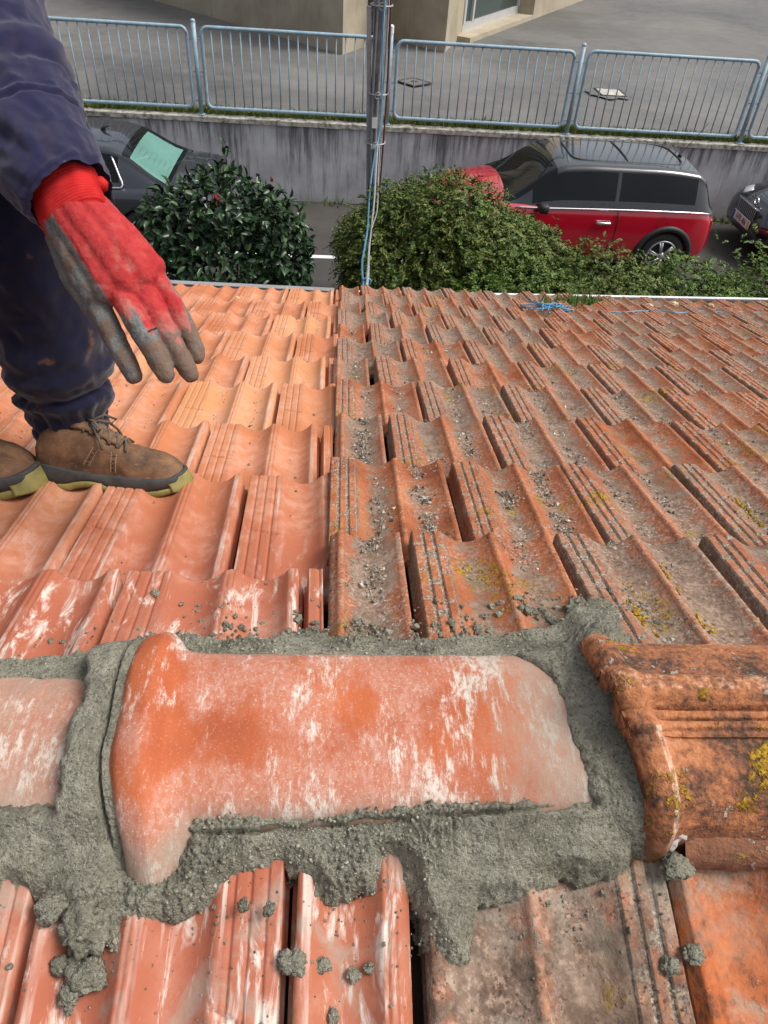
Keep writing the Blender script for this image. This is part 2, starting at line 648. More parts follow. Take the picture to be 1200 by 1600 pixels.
M['alu'] = plain('window_aluminium', (0.52, 0.53, 0.54), 0.4, 0.3, var=0.08, sc=6)
M['plate_id'] = plain('tag_white', (0.72, 0.72, 0.70), 0.5, var=0.1)
M['dark_iron'] = plain('dark_iron', (0.055, 0.05, 0.045), 0.7, 0.3, var=0.3, sc=25)
M['pale_patch'] = plain('pale_cement', (0.42, 0.40, 0.36), 0.9, var=0.35, sc=9, bump=0.004)


def mat_glass(name, c, rough=0.05, spec=0.6):
    t = NT(name)
    cc = t.ramp(t.noise(0.8, 3), [(0.35, tuple(x * 0.7 for x in c)), (0.65, c)])
    return t.out(cc, rough, spec=spec)


M['win_glass'] = mat_glass('facade_glass', (0.05, 0.075, 0.07), 0.08, 0.5)
M['car_glass'] = mat_glass('car_glass', (0.006, 0.008, 0.009), 0.03, 0.25)


def mat_paint(name, c, rough=0.18, coat=1.0):
    t = NT(name)
    dirt = t.step(t.noise(5, 4, 0.6), 0.5, 0.8)
    cc = t.mix(c, tuple(x * 0.7 + 0.012 for x in c), t.mul(dirt, 0.35))
    return t.out(cc, rough, spec=0.4, Coat_Weight=coat, Coat_Roughness=0.04)


M['red_paint'] = mat_paint('red_car_paint', (0.42, 0.006, 0.022))
M['black_paint'] = mat_paint('black_car_paint', (0.012, 0.013, 0.016))
M['navy_paint'] = mat_paint('charcoal_car_paint', (0.022, 0.026, 0.034))
M['silver_roof'] = mat_paint('grey_roof_paint', (0.022, 0.024, 0.026), 0.14)
M['black_plastic'] = plain('black_plastic', (0.018, 0.018, 0.02), 0.55, var=0.2, sc=30)
M['chrome'] = plain('chrome', (0.80, 0.80, 0.82), 0.15, 1.0, var=0.05)
M['alloy'] = plain('alloy_wheel', (0.55, 0.55, 0.56), 0.3, 0.8, var=0.1)
M['rubber'] = plain('tyre_rubber', (0.02, 0.02, 0.02), 0.85, var=0.2, sc=40)
M['lamp_red'] = plain('lamp_red', (0.16, 0.008, 0.010), 0.15, var=0.1)
M['lamp_clear'] = plain('lamp_clear', (0.60, 0.62, 0.64), 0.1, 0.3, var=0.1)
M['yellow'] = plain('plate_yellow', (0.75, 0.50, 0.03), 0.5, var=0.05)
M['ink'] = plain('plate_ink', (0.015, 0.015, 0.018), 0.5)
M['blue_band'] = plain('plate_blue', (0.02, 0.06, 0.40), 0.5)


def mat_leaf(name, cols, rough=0.35, sss=0.0, back=None):
    t = NT(name)
    c = t.ramp(t.island(), cols)
    return t.out(c, rough, spec=0.4)


M['camellia'] = mat_leaf('camellia_leaf', [(0.0, (0.009, 0.024, 0.010)), (0.5, (0.020, 0.050, 0.019)), (0.85, (0.038, 0.082, 0.030)), (1.0, (0.08, 0.15, 0.05))], 0.30)
M['fern'] = mat_leaf('hedge_leaf', [(0.0, (0.026, 0.052, 0.007)), (0.45, (0.070, 0.122, 0.017)), (0.82, (0.135, 0.185, 0.028)), (0.95, (0.19, 0.17, 0.04)), (1.0, (0.17, 0.10, 0.035))], 0.6)
M['fern_green'] = mat_leaf('low_shrub_leaf', [(0.0, (0.028, 0.060, 0.007)), (0.5, (0.075, 0.14, 0.016)), (1.0, (0.16, 0.22, 0.035))], 0.6)
M['grass'] = mat_leaf('grass_blade', [(0.0, (0.05, 0.10, 0.012)), (0.6, (0.13, 0.20, 0.03)), (1.0, (0.26, 0.24, 0.08))], 0.7)
M['bark'] = plain('bark', (0.09, 0.065, 0.045), 0.9, var=0.35, sc=30, bump=0.006)
M['moss'] = mat_leaf('moss_green', [(0.0, (0.03, 0.09, 0.012)), (1.0, (0.09, 0.19, 0.03))], 0.8)


def mat_cloth(name, base, dusty, k=0.5):
    t = NT(name)
    p = t.pos()
    n = t.noise(14, 5, 0.65)
    c = t.ramp(t.noise(5, 4), [(0.3, base), (0.7, tuple(x * 1.5 for x in base))])
    c = t.mix(c, dusty, t.mul(t.step(n, 0.50, 0.72), k))
    rust = t.mul(t.step(t.noise(21, 3, 0.6, v=t.mapv(p, loc=(4, 2, 1))), 0.64, 0.74), 0.55)
    c = t.mix(c, (0.15, 0.062, 0.028), rust)
    wv = t.noise(900, 2, 0.5)
    return t.out(c, 0.9, t.bump(t.add(wv, t.mul(t.noise(120, 3), 0.6)), 0.3, 0.0012), spec=0.15, Sheen_Weight=0.25)


M['jacket'] = mat_cloth('navy_twill', (0.011, 0.011, 0.036), (0.055, 0.046, 0.058), 0.5)
M['trousers'] = mat_cloth('navy_trouser_twill', (0.0045, 0.0050, 0.018), (0.026, 0.018, 0.020), 0.5)
M['skin'] = plain('skin', (0.45, 0.25, 0.17), 0.5, var=0.08)
M['hair'] = plain('hair_dark', (0.03, 0.022, 0.018), 0.6, var=0.3)


def mat_glove():
    t = NT('dipped_glove')
    coat = t.attr('coat')
    n = t.noise(60, 5, 0.65)
    f = t.noise(420, 3, 0.6)
    red = t.ramp(n, [(0.3, (0.33, 0.022, 0.025)), (0.7, (0.43, 0.050, 0.048))])
    dust = t.step(t.add(t.noise(34, 4, 0.6), t.mul(coat, 0.45)), 0.52, 0.78)
    red = t.mix(red, (0.38, 0.16, 0.13), t.mul(dust, 0.7))
    gry = t.ramp(t.add(t.mul(n, 0.5), t.mul(f, 0.5)), [(0.32, (0.065, 0.074, 0.078)), (0.52, (0.155, 0.158, 0.152)), (0.72, (0.26, 0.24, 0.205))])
    gry = t.mix(gry, (0.17, 0.095, 0.058), t.mul(t.step(t.add(t.noise(38, 3, v=t.mapv(t.pos(), loc=(1, 6, 2))), t.mul(t.attr('tips'), 0.16)), 0.50, 0.66), 0.7))
    k = t.step(t.add(coat, t.mul(t.math('SUBTRACT', t.noise(55, 5, 0.7), 0.5), 1.1)), 0.45, 0.56)
    c = t.mix(red, gry, k)
    wv = t.n('ShaderNodeTexWave', wave_type='BANDS')
    t.put(wv.inputs['Vector'], t.mapv(t.pos(), rot=(0.3, 0.9, 0.5)))
    wv.inputs['Scale'].default_value = 120
    wv.inputs['Distortion'].default_value = 9
    wv.inputs['Detail'].default_value = 3
    return t.out(c, 0.88, t.bump(t.add(t.add(f, t.mul(n, 0.6)), t.mul(wv.outputs[1], 0.12)), 0.45, 0.0015), spec=0.15)


M['glove'] = mat_glove()


def mat_knit():
    t = NT('red_knit')
    n = t.noise(50, 4)
    c = t.ramp(n, [(0.3, (0.40, 0.010, 0.013)), (0.7, (0.52, 0.028, 0.026))])
    return t.out(c, 0.9, t.bump(t.noise(600, 2), 0.4, 0.001), spec=0.15)


M['knit'] = mat_knit()


def mat_leather():
    t = NT('worn_brown_leather')
    n = t.noise(26, 5, 0.65)
    c = t.ramp(n, [(0.28, (0.050, 0.033, 0.024)), (0.5, (0.15, 0.080, 0.042)), (0.75, (0.27, 0.145, 0.075))])
    scr = t.step(t.noise(120, 4, 0.7, v=t.mapv(t.pos(), sc=(0.4, 1, 1))), 0.60, 0.70)
    c = t.mix(c, (0.27, 0.19, 0.135), t.mul(scr, 0.5))
    return t.out(c, 0.75, t.bump(t.noise(180, 4, 0.6), 0.4, 0.0016), spec=0.3)


M['leather'] = mat_leather()
M['sole_dark'] = plain('sole_dark', (0.045, 0.044, 0.042), 0.75, var=0.4, sc=40, bump=0.001)
M['sole_yellow'] = plain('sole_yellow', (0.215, 0.185, 0.05), 0.65, var=0.3, sc=40, bump=0.001)
M['lace'] = plain('lace_cord', (0.10, 0.08, 0.06), 0.9, var=0.6, sc=400)
M['thread'] = plain('stitch_thread', (0.40, 0.31, 0.20), 0.9)
M['wood'] = plain('roof_wood', (0.12, 0.08, 0.05), 0.9, var=0.3)
M['house'] = plain('house_render', (0.26, 0.25, 0.23), 0.9, var=0.1, sc=3)
M['stone'] = plain('pebble_cream', (0.62, 0.57, 0.40), 0.9, var=0.15, sc=60, bump=0.002)
M['foam'] = plain('foam_cream', (0.72, 0.66, 0.38), 0.9, var=0.12, sc=60, bump=0.002)

# ------------------------------------------------------------------ the ground, street, yard
ALPHA = R(18.563)
CA, SA = math.cos(ALPHA), math.sin(ALPHA)
P0 = Vector((0.3292, 0.79665, 3.2244))        # a point of the far roof plane, s = 0
RIDGE_Y, RIDGE_Z = 0.37, 3.366
FD, FN = Vector((0, CA, -SA)), Vector((0, SA, CA))     # far slope: down-slope, normal
ND, NN = Vector((0, -CA, -SA)), Vector((0, -SA, CA))   # near slope
LIFT = -0.025


def far_pt(x, s, h=0.0):
    return Vector((x, P0.y, P0.z)) + FD * s + FN * (h + LIFT)


def sheet(name, x0, x1, y0, y1, z, m):
    o = pyd(name, [(x0, y0, z), (x1, y0, z), (x1, y1, z), (x0, y1, z)], [(0, 1, 2, 3)], m, sm=False)
    return tag(o, kind='structure')


sheet('ground', -1500, 1500, -1500, 1500, -0.012, M['soil'])
sheet('street', -60, 60, 5.4, 11.44, 0.0, M['street'])
WALL_Y, YARD_Z = 11.43, 1.08
yb = MB().box((0, WALL_Y + 0.2 + 60, YARD_Z / 2 - 0.02), (160, 120, YARD_Z))
tag(yb.build('yard', M['yard']), kind='structure')

# parking line painted on the street
pl = MB().box((-0.6, 9.42, 0.003), (4.0, 0.09, 0.006))
tag(pl.build('road_marking', M['white_paint']), kind='structure')

# ------------------------------------------------------------------ retaining wall with coping
w = empty('retaining_wall', (0, WALL_Y, 0), 'grey rendered retaining wall with dark runoff streaks behind the parked cars', 'wall')
MB().box((0, 0.10, 0.505), (60, 0.20, 1.05)).build('wall_face', M['wall'], w)
cv, cf = [], []
nx = 600
for i in range(nx):
    x = -30 + 60 * i / (nx - 1)
    j = 0.012 * noise.noise(Vector((x * 3, 0, 0))) + 0.008 * noise.noise(Vector((x * 11, 4, 0)))
    zt = YARD_Z + 0.02 + 0.006 * noise.noise(Vector((x * 5, 8, 0)))
    cv += [(x, -0.018 + j, 1.032), (x, -0.020 + j, zt - 0.01), (x, -0.008 + j, zt), (x, 0.21, zt + 0.004), (x, 0.21, 1.032)]
cf = grid_faces(nx, 5)
pyd('coping', cv, cf, M['coping'], w, sm=False)

# ------------------------------------------------------------------ railing on the wall
rail = empty('steel_railing', (0, WALL_Y + 0.06, YARD_Z), 'pale blue steel railing of barred panels standing on the retaining wall', 'railing')
posts = [-4.60, -1.99, 0.607, 3.218, 5.81, 8.42]
for k, px in enumerate(posts):
    tall = 1.20 if k == 2 else 1.13
    b = MB().tube([(px, 0, 0.0), (px, 0, tall)], 0.030, 12)
    b.box((px, 0, 0.03), (0.10, 0.09, 0.012))
    po = b.build('post', M['fence'], rail)
    smooth(po.data, True)
    c = MB().tube([(px, 0, tall - (0.075 if k == 2 else 0.012)), (px, 0, tall + 0.010), (px, 0, tall + 0.026)], [0.0325, 0.0325, 0.012], 12)
    c.build('post_cap', M['fence_cap'] if k == 2 else M['fence'], po)


def rounded_rect(x0, x1, z0, z1, r, n=5):
    pts = []
    for cx, cz, a0 in ((x1 - r, z1 - r, 0), (x0 + r, z1 - r, 90), (x0 + r, z0 + r, 180), (x1 - r, z0 + r, 270)):
        for q in range(n + 1):
            a = R(a0 + 90 * q / n)
            pts.append((cx + r * math.cos(a), 0, cz + r * math.sin(a)))
    return pts


for k in range(len(posts) - 1):
    x0, x1 = posts[k] + 0.095, posts[k + 1] - 0.095
    z0, z1 = 0.115, 1.06
    dz = 0.012 * math.sin(k * 2.3)
    rr = rounded_rect(x0, x1, z0, z1 + dz, 0.085)
    b = MB().tube(rr + rr[:2], 0.0235, 10, cap=False)
    for z in (0.20, 0.55, 0.93):
        for xa, xb in ((posts[k], x0), (x1, posts[k + 1])):
            b.tube([(xa, 0, z), (xb, 0, z)], 0.008, 6)
    fr = b.build('rail_panel', M['fence'], rail)
    smooth(fr.data)
    nb = 18
    bar = None
    for q in range(nb):
        x = x0 + (x1 - x0) * (q + 1) / (nb + 1)
        lean = 0.006 * noise.noise(Vector((x * 7, k, 0)))
        bb = MB().tube([(x, 0, z0), (x + lean, 0.004, z1 + dz)], 0.0095, 6)
        bo = bb.build('bar', M['fence'], fr)
        smooth(bo.data)

# grass strip between coping and yard
gv, gf = [], []
for i in range(24000):
    x = rng.uniform(-7, 9.5)
    dens = 0.5 + 0.5 * noise.noise(Vector((x * 1.7, 0, 3)))
    if rng.random() > 0.35 + dens:
        continue
    y = WALL_Y + 0.11 + abs(rng.normal(0, 0.12))
    h = rng.uniform(0.03, 0.12) * (0.6 + 0.8 * dens)
    a = rng.uniform(0, 6.28)
    wd = rng.uniform(0.006, 0.016)
    dx, dy = math.cos(a), math.sin(a)
    n0 = len(gv)
    lx, ly = rng.normal(0, 0.03), rng.normal(0, 0.03)
    wd *= 1.3
    gv += [(x - dx * wd, y - dy * wd, YARD_Z), (x + dx * wd, y + dy * wd, YARD_Z), (x + lx, y + ly, YARD_Z + h)]
    gf.append((n0, n0 + 1, n0 + 2))
tag(pyd('grass', gv, gf, M['grass'], sm=False), kind='stuff')

# weeds at the foot of the wall
wv, wf = [], []
for i in range(240):
    cx0 = random.choice([5.55, 5.75, -0.1, 3.1, 6.1])
    x, y = cx0 + rng.normal(0, 0.16), WALL_Y - abs(rng.normal(0, 0.07)) - 0.02
    h, a, wd = rng.uniform(0.03, 0.12), rng.uniform(0, 6.28), 0.012
    n0 = len(wv)
    wv += [(x - math.cos(a) * wd, y - math.sin(a) * wd, 0), (x + math.cos(a) * wd, y + math.sin(a) * wd, 0),
           (x + rng.normal(0, 0.05), y + rng.normal(0, 0.04), h)]
    wf.append((n0, n0 + 1, n0 + 2))
tag(pyd('weeds', wv, wf, M['grass'], sm=False), kind='stuff')

# ------------------------------------------------------------------ yard fittings
dc = empty('drain_cover', (1.19, 14.28, YARD_Z), 'square dark iron drain cover set in the paved yard', 'drain cover')
dc.rotation_euler = (0, 0, R(42))
b = MB()
for s in (-1, 1):
    b.box((0.21 * s, 0, 0.006), (0.035, 0.455, 0.012))
    b.box((0, 0.21 * s, 0.0055), (0.385, 0.035, 0.011))
b.build('cover_frame', M['dark_iron'], dc)
MB().box((0, 0, 0.004), (0.38, 0.38, 0.006)).build('cover_plate', M['yard'], dc)
MB().box((0.02, 0.02, 0.009), (0.10, 0.10, 0.006)).build('lifting_eye', M['dark_iron'], dc)

mc = empty('manhole_cover', (4.62, 14.33, YARD_Z), 'pale manhole cover in a broken cement surround on the yard', 'manhole cover')
v = [(0, 0, 0.010)]
for q in range(60):
    a = 2 * math.pi * q / 60
    r = 0.40 + 0.10 * noise.noise(Vector((math.cos(a) * 2, math.sin(a) * 2, 0))) + 0.05 * noise.noise(Vector((math.cos(a) * 7, math.sin(a) * 7, 2)))
    v.append((r * math.cos(a), r * 1.05 * math.sin(a), 0.006))
pyd('surround', v, [(0, i + 1, (i + 1) % 60 + 1) for i in range(60)], M['yard'], mc, sm=False)
b = MB().box((0.02, 0, 0.012), (0.40, 0.44, 0.014), bev=0.004)
b.build('cover_plate', M['pale_patch'], mc)
b = MB()
for s in (-1, 1):
    b.box((0.02 + 0.225 * s, 0, 0.010), (0.018, 0.50, 0.018))
    b.box((0.02, 0.245 * s, 0.0095), (0.43, 0.018, 0.017))
b.build('cover_frame', M['dark_iron'], mc)

# ------------------------------------------------------------------ concrete building beyond the yard
bd = empty('concrete_building', (0, 17, YARD_Z), 'board-marked concrete building with tall glazing beyond the paved yard', 'building')
BH = 4.2


def L(p):
    return (p[0], p[1] - 17)


b = MB().prism([L((-0.05, 16.29)), L((0.42, 17.25)), L((0.30, 21.0)), L((-4.8, 27.0)), L((-9.5, 26.6))], -0.02, BH)
b.build('corner_block', M['concrete'], bd)
b = MB().prism([L((1.98, 17.06)), L((2.55, 18.98)), L((1.7, 19.8)), L((0.80, 18.35))], -0.02, BH)
b.build('pier', M['concrete'], bd)
b = MB().prism([L((0.31, 21.4)), L((3.0, 21.4)), L((3.0, 21.8)), L((0.31, 21.8))], -0.02, BH)
b.build('back_wall', M['concrete'], bd)
for k in range(7):
    st = MB().box((1.0, 18.9 - 17 + 0.30 * k, 0.085 + 0.17 * k), (1.36, 0.32, 0.17))
    st.build('step', M['concrete'], bd)
U = Vector((0.487, 0.873, 0)).normalized()
V = Vector((-U.y, U.x, 0))


def along(t, n, z):
    p = Vector((2.62, 18.22, 0)) + U * t + V * n
    return Vector((p.x, p.y - 17, z))


def slab(name, t0, t1, n0, n1, z0, z1, m, parent):
    poly = [along(t0, n0, 0), along(t1, n0, 0), along(t1, n1, 0), along(t0, n1, 0)]
    return MB().prism([(q.x, q.y) for q in poly], z0, z1).build(name, m, parent)


slab('ledge', 0.05, 4.25, 0.0, 0.62, -0.02, 0.075, M['concrete'], bd)
slab('end_wall', 4.25, 12.0, 0.0, 3.0, -0.02, BH, M['concrete'], bd)
slab('lintel', 0.55, 4.25, 0.15, 0.6, 2.9, BH, M['concrete'], bd)
wi = slab('window', 0.55, 4.24, 0.40, 0.50, 0.075, 0.23, M['alu'], bd)
slab('frame', 0.55, 4.24, 0.40, 0.50, 2.78, 2.9, M['alu'], wi)
for t0 in (0.56, 1.05, 4.14):
    slab('mullion', t0, t0 + 0.10, 0.385, 0.495, 0.23, 2.78, M['alu'], wi)
slab('pane', 0.66, 1.05, 0.44, 0.455, 0.23, 2.78, M['win_glass'], wi)
slab('pane', 1.15, 4.14, 0.44, 0.455, 0.23, 2.78, M['win_glass'], wi)

# ------------------------------------------------------------------ house under the roof
X0, X1 = -2.55, 3.40
hz = 2.05
h = empty('house_wall', (0, 0, 0), 'pale rendered house wall carrying the tiled roof', 'house')
MB().box(((X0 + X1) / 2, 3.35, hz / 2), (X1 - X0 - 0.2, 0.2, hz)).build('front_wall', M['house'], h)
MB().box(((X0 + X1) / 2, -2.6, hz / 2), (X1 - X0 - 0.2, 0.2, hz)).build('rear_wall', M['house'], h)
dk = []
for y, z in ((3.72, 0), (RIDGE_Y, 0), (-2.98, 0)):
    zz = RIDGE_Z - abs(y - RIDGE_Y) * math.tan(ALPHA) - 0.085
    dk += [(X0, y, zz), (X1, y, zz)]
lo = [(x, y, z - 0.05) for x, y, z in dk]
vv = dk + lo
tag(pyd('roof_deck', vv, [(0, 1, 3, 2), (2, 3, 5, 4), (8, 9, 7, 6), (10, 11, 9, 8), (0, 2, 8, 6), (2, 4, 10, 8),
                          (1, 7, 9, 3), (3, 9, 11, 5), (0, 6, 7, 1), (4, 5, 11, 10)], M['wood'], sm=False), kind='structure')

# ------------------------------------------------------------------ roof tiles
def sstep(a, b, x):
    t = min(max((x - a) / (b - a), 0), 1)
    return t * t * (3 - 2 * t)


def pan(x, a, b, za, zb, p=2.0):
    u = (x - a) / (b - a) * 2 - 1
    return (za if u < 0 else zb) * abs(u) ** p


def prof_old(x, t, seed):
    """height of the old tile across (x) and along (t, metres)"""
    if x < 0.0065:
        return -0.016 + 0.036 * sstep(0.0035, 0.0065, x), 0.0
    if x < 0.054:
        z = 0.0195
        e_ = 0.1
        for a, b, off in ((0.0072, 0.0195, 0.0), (0.0240, 0.0350, 0.035), (0.0395, 0.0510, 0.012)):
            if a <= x <= b:
                ph = ((t + off + seed * 0.013) % 0.071)
                brk = 1 - sstep(0.003, 0.0045, ph) * (1 - sstep(0.0665, 0.068, ph))
                e = sstep(a, a + 0.0009, x) * (1 - sstep(b - 0.0009, b, x))
                k = e * (1 - brk * 0.85)
                z += 0.0048 * k
                e_ = max(e_, 0.85 * k)
        return z, e_
    if x < 0.058:
        return 0.0195 + (0.0160 - 0.0195) * sstep(0.054, 0.058, x), 0.1
    if x < 0.1215:
        return pan(x, 0.058, 0.1215, 0.016, 0.0185, 1.9), 0.0
    if x < 0.132:
        return 0.0185 + 0.0045 * sstep(0.1215, 0.1230, x) * (1 - sstep(0.1305, 0.132, x)), 0.95
    if x < 0.206:
        return pan(x, 0.132, 0.206, 0.0180, 0.0175, 2.0), 0.0
    if x < 0.2145:
        return 0.0175 + 0.002 * sstep(0.206, 0.2075, x), 0.7
    return 0.0195 - 0.034 * sstep(0.2145, 0.2165, x), 0.0


XS_OLD = sorted(set([0, .0035, .005, .0065, .0072, .0081, .0090, .013, .0177, .0186, .0195, .0217, .0240, .0249, .0258, .0295, .0332, .0341, .0350, .0372, .0395, .0404, .0413, .0450, .0492, .0501, .0510, .0525, .054, .058]
                    + list(np.linspace(.058, .1215, 13)) + [.1235, .127, .130, .132] + list(np.linspace(.132, .206, 14)) + [.2075, .211, .2145, .2165, .2195]))


def prof_new(x, t, seed):
    if x < 0.006:
        return -0.014 + 0.034 * sstep(0.003, 0.006, x), 0.3
    if x < 0.066:
        z = 0.0205
        for g in (0.020, 0.036, 0.052):
            z -= 0.0035 * math.exp(-((x - g) / 0.0016) ** 2)
        # slanting water check moulded across the rib
        d = abs((t - 0.20) + (x - 0.036) * 0.45)
        z -= 0.0060 * (1 - sstep(0.0020, 0.0045, d)) * sstep(0.012, 0.016, x)
        edge = 0.75 if (x < 0.012 or 0.058 < x) else 0.35
        return z, edge
    if x < 0.134:
        return pan(x, 0.066, 0.134, 0.0205, 0.0215, 2.1), 0.0
    if x < 0.152:
        z = 0.0215 + 0.002 * math.sin((x - 0.134) / 0.018 * math.pi)
        for g in (0.139, 0.1465):
            z -= 0.0018 * math.exp(-((x - g) / 0.0011) ** 2)
        return z, 0.62
    if x < 0.220:
        return pan(x, 0.152, 0.220, 0.0205, 0.0225, 2.3), 0.0
    if x < 0.233:
        return 0.0225 + 0.0015 * sstep(0.220, 0.222, x), 0.8
    return 0.024 - 0.038 * sstep(0.233, 0.235, x), 0.1


XS_NEW = sorted(set([0, .003, .0045, .006, .008, .012] + list(np.linspace(.0145, .0585, 34)) + [.062, .066] + list(np.linspace(.066, .134, 15))
                    + list(np.linspace(.134, .152, 13)) + list(np.linspace(.152, .220, 15)) + [.222, .2275, .233, .235, .2395]))

OVER = 0.055
FLAT = {'old': 0.80, 'new': 0.80}


def tile_mesh(name, kind, Ln, seed, xa=None, xb=None, m=None):
    prof, XS = (prof_old, XS_OLD) if kind == 'old' else (prof_new, XS_NEW)
    xs = [x for x in XS if (xa is None or x >= xa - 1e-6) and (xb is None or x <= xb + 1e-6)]
    if kind == 'old':
        ts = sorted(set(np.round(np.concatenate([np.arange(-OVER, Ln - 0.012, 0.0071), [Ln - 0.012, Ln - 0.007, Ln - 0.003, Ln]]), 5)))
    else:
        ts = sorted(set(np.round(np.concatenate([np.linspace(-OVER, 0.17, 10), np.linspace(0.175, 0.235, 22), np.linspace(0.245, Ln - 0.014, 8),
                                                 [Ln - 0.009, Ln - 0.004, Ln]]), 5)))
    top, trough, rim, groove = [], [], [], []
    rough = 0.0011 if kind == 'old' else 0.0004
    chip = 0.004 if kind == 'old' else 0.0008
    for t in ts:
        for x in xs:
            z, e = prof(x, t, seed)
            z = z * FLAT[kind] if z > 0 else z
            tz = max(0.0, 1 - max(z, 0) / 0.0105)
            if kind == 'old' and x < 0.056 and e < 0.4:
                tz = 0.95
            groove.append(1.0 if (kind == 'old' and 0.0072 < x < 0.0525 and e < 0.4) else 0.0)
            d = Ln - t
            if d < 0.009:
                z -= 0.0045 * (1 - d / 0.009) ** 2
            q = Vector((x * 55, t * 40, seed * 7.3))
            z += rough * (noise.noise(q) + 0.6 * noise.noise(q * 2.7))
            if kind == 'old' and e > 0.4:
                z -= 0.0022 * max(0, noise.noise(q * 0.7 + Vector((5, 5, 5))))
            tt = t
            if d < 0.02:
                tt -= chip * (0.5 + 0.5 * noise.noise(Vector((x * 70, seed, 0)))) * (1 - d / 0.02)
            # slight bow of the whole tile
            z += 0.0015 * math.sin(seed * 1.7) * (t / Ln)
            top.append((x, tt, z))
            trough.append(tz)
            rim.append(max(e, 0.75 * (1 - min(d, 0.010) / 0.010) if kind == 'old' else e))
    nu, nv = len(ts), len(xs)
    bot = [(x, t, z - 0.0125) for x, t, z in top]
    n = len(top)
    f = [q[::-1] for q in grid_faces(nu, nv)]
    f = [(a, b2, c, d2) for a, b2, c, d2 in f]
    fb = [tuple(i + n for i in q[::-1]) for q in f]
    side = []
    for j in range(nv - 1):
        side.append((j, j + 1, j + 1 + n, j + n))
        k = (nu - 1) * nv + j
        side.append((k + 1, k, k + n, k + 1 + n))
    for i in range(nu - 1):
        a = i * nv
        side.append((a + nv, a, a + n, a + nv + n))
        a = i * nv + nv - 1
        side.append((a, a + nv, a + nv + n, a + n))
    me = bpy.data.meshes.new(name)
    me.from_pydata(top + bot, [], f + fb + side)
    me.update()
    bm = bmesh.new()
    bm.from_mesh(me)
    bmesh.ops.recalc_face_normals(bm, faces=bm.faces[:])
    bm.to_mesh(me)
    bm.free()
    sm = [True] * len(f) + [False] * (len(fb) + len(side))
    me.polygons.foreach_set('use_smooth', sm)
    fattr(me, 'trough', trough * 2)
    fattr(me, 'rim', rim * 2)
    fattr(me, 'groove', groove * 2)
    me.materials.append(m)
    return me


RISE = 0.030
NEW_DROP = -0.022


def place_tile(me, name, x, s0, length, nominal, label, group, cat='roof tile', slope='far', jx=0.0, js=0.0, twist=0.0, lift=0.0, sx=1.0):
    o = link(name, me)
    ang = math.asin(min(RISE / length, 0.3))
    if slope == 'far':
        ex, d, nn = Vector((1, 0, 0)), FD, FN
        org = far_pt(x + jx, s0 + js, lift + (NEW_DROP if name.startswith('new') else 0.0))
    else:
        ex, d, nn = Vector((-1, 0, 0)), ND, NN
        org = Vector((x + jx, RIDGE_Y, RIDGE_Z)) + ND * (s0 + js) + NN * (lift + LIFT)
    dd = d * math.cos(ang) + nn * math.sin(ang)
    n2 = nn * math.cos(ang) - d * math.sin(ang)
    # small twist about the normal
    ex2 = ex * math.cos(twist) + dd * math.sin(twist)
    dd2 = dd * math.cos(twist) - ex * math.sin(twist)
    sc = length / nominal
    Mx = Matrix.Identity(4)
    for i in range(3):
        Mx[i][0], Mx[i][1], Mx[i][2], Mx[i][3] = ex2[i] * sx, dd2[i] * sc, n2[i], org[i]
    # columns: x right, y down-slope, z normal (left-handed for the far slope is avoided by mirroring the mesh)
    o.matrix_world = Mx
    return tag(o, label, cat, group)


ORD = ['first', 'second', 'third', 'fourth', 'fifth', 'sixth', 'seventh', 'eighth', 'ninth', 'tenth', 'eleventh', 'twelfth',
       'thirteenth', 'fourteenth', 'fifteenth', 'sixteenth']


def visible(p):
    c = ROT.transposed() @ (p - CAM)
    if c.z > -0.05:
        return False
    px, py = 600 + FPX * c.x / -c.z, 800 - FPX * c.y / -c.z
    return -520 < px < 1900 and py < 2300


OLD_L, NEW_L = 0.345, 0.46
old_full = [tile_mesh('old_clay_tile', 'old', OLD_L, s, m=M['old_tile']) for s in range(5)]
old_half = [tile_mesh('old_clay_tile_cut', 'old', OLD_L, 7 + s, xa=0.109, m=M['old_tile']) for s in range(3)]
new_full = [tile_mesh('new_clay_tile', 'new', NEW_L, s, m=M['new_tile']) for s in range(3)]
new_cut = [tile_mesh('new_clay_tile_cut', 'new', NEW_L, 4 + s, xb=0.150, m=M['new_tile']) for s in range(2)]
new_sliver = tile_mesh('new_clay_tile_sliver', 'new', NEW_L, 9, xb=0.026, m=M['new_tile'])

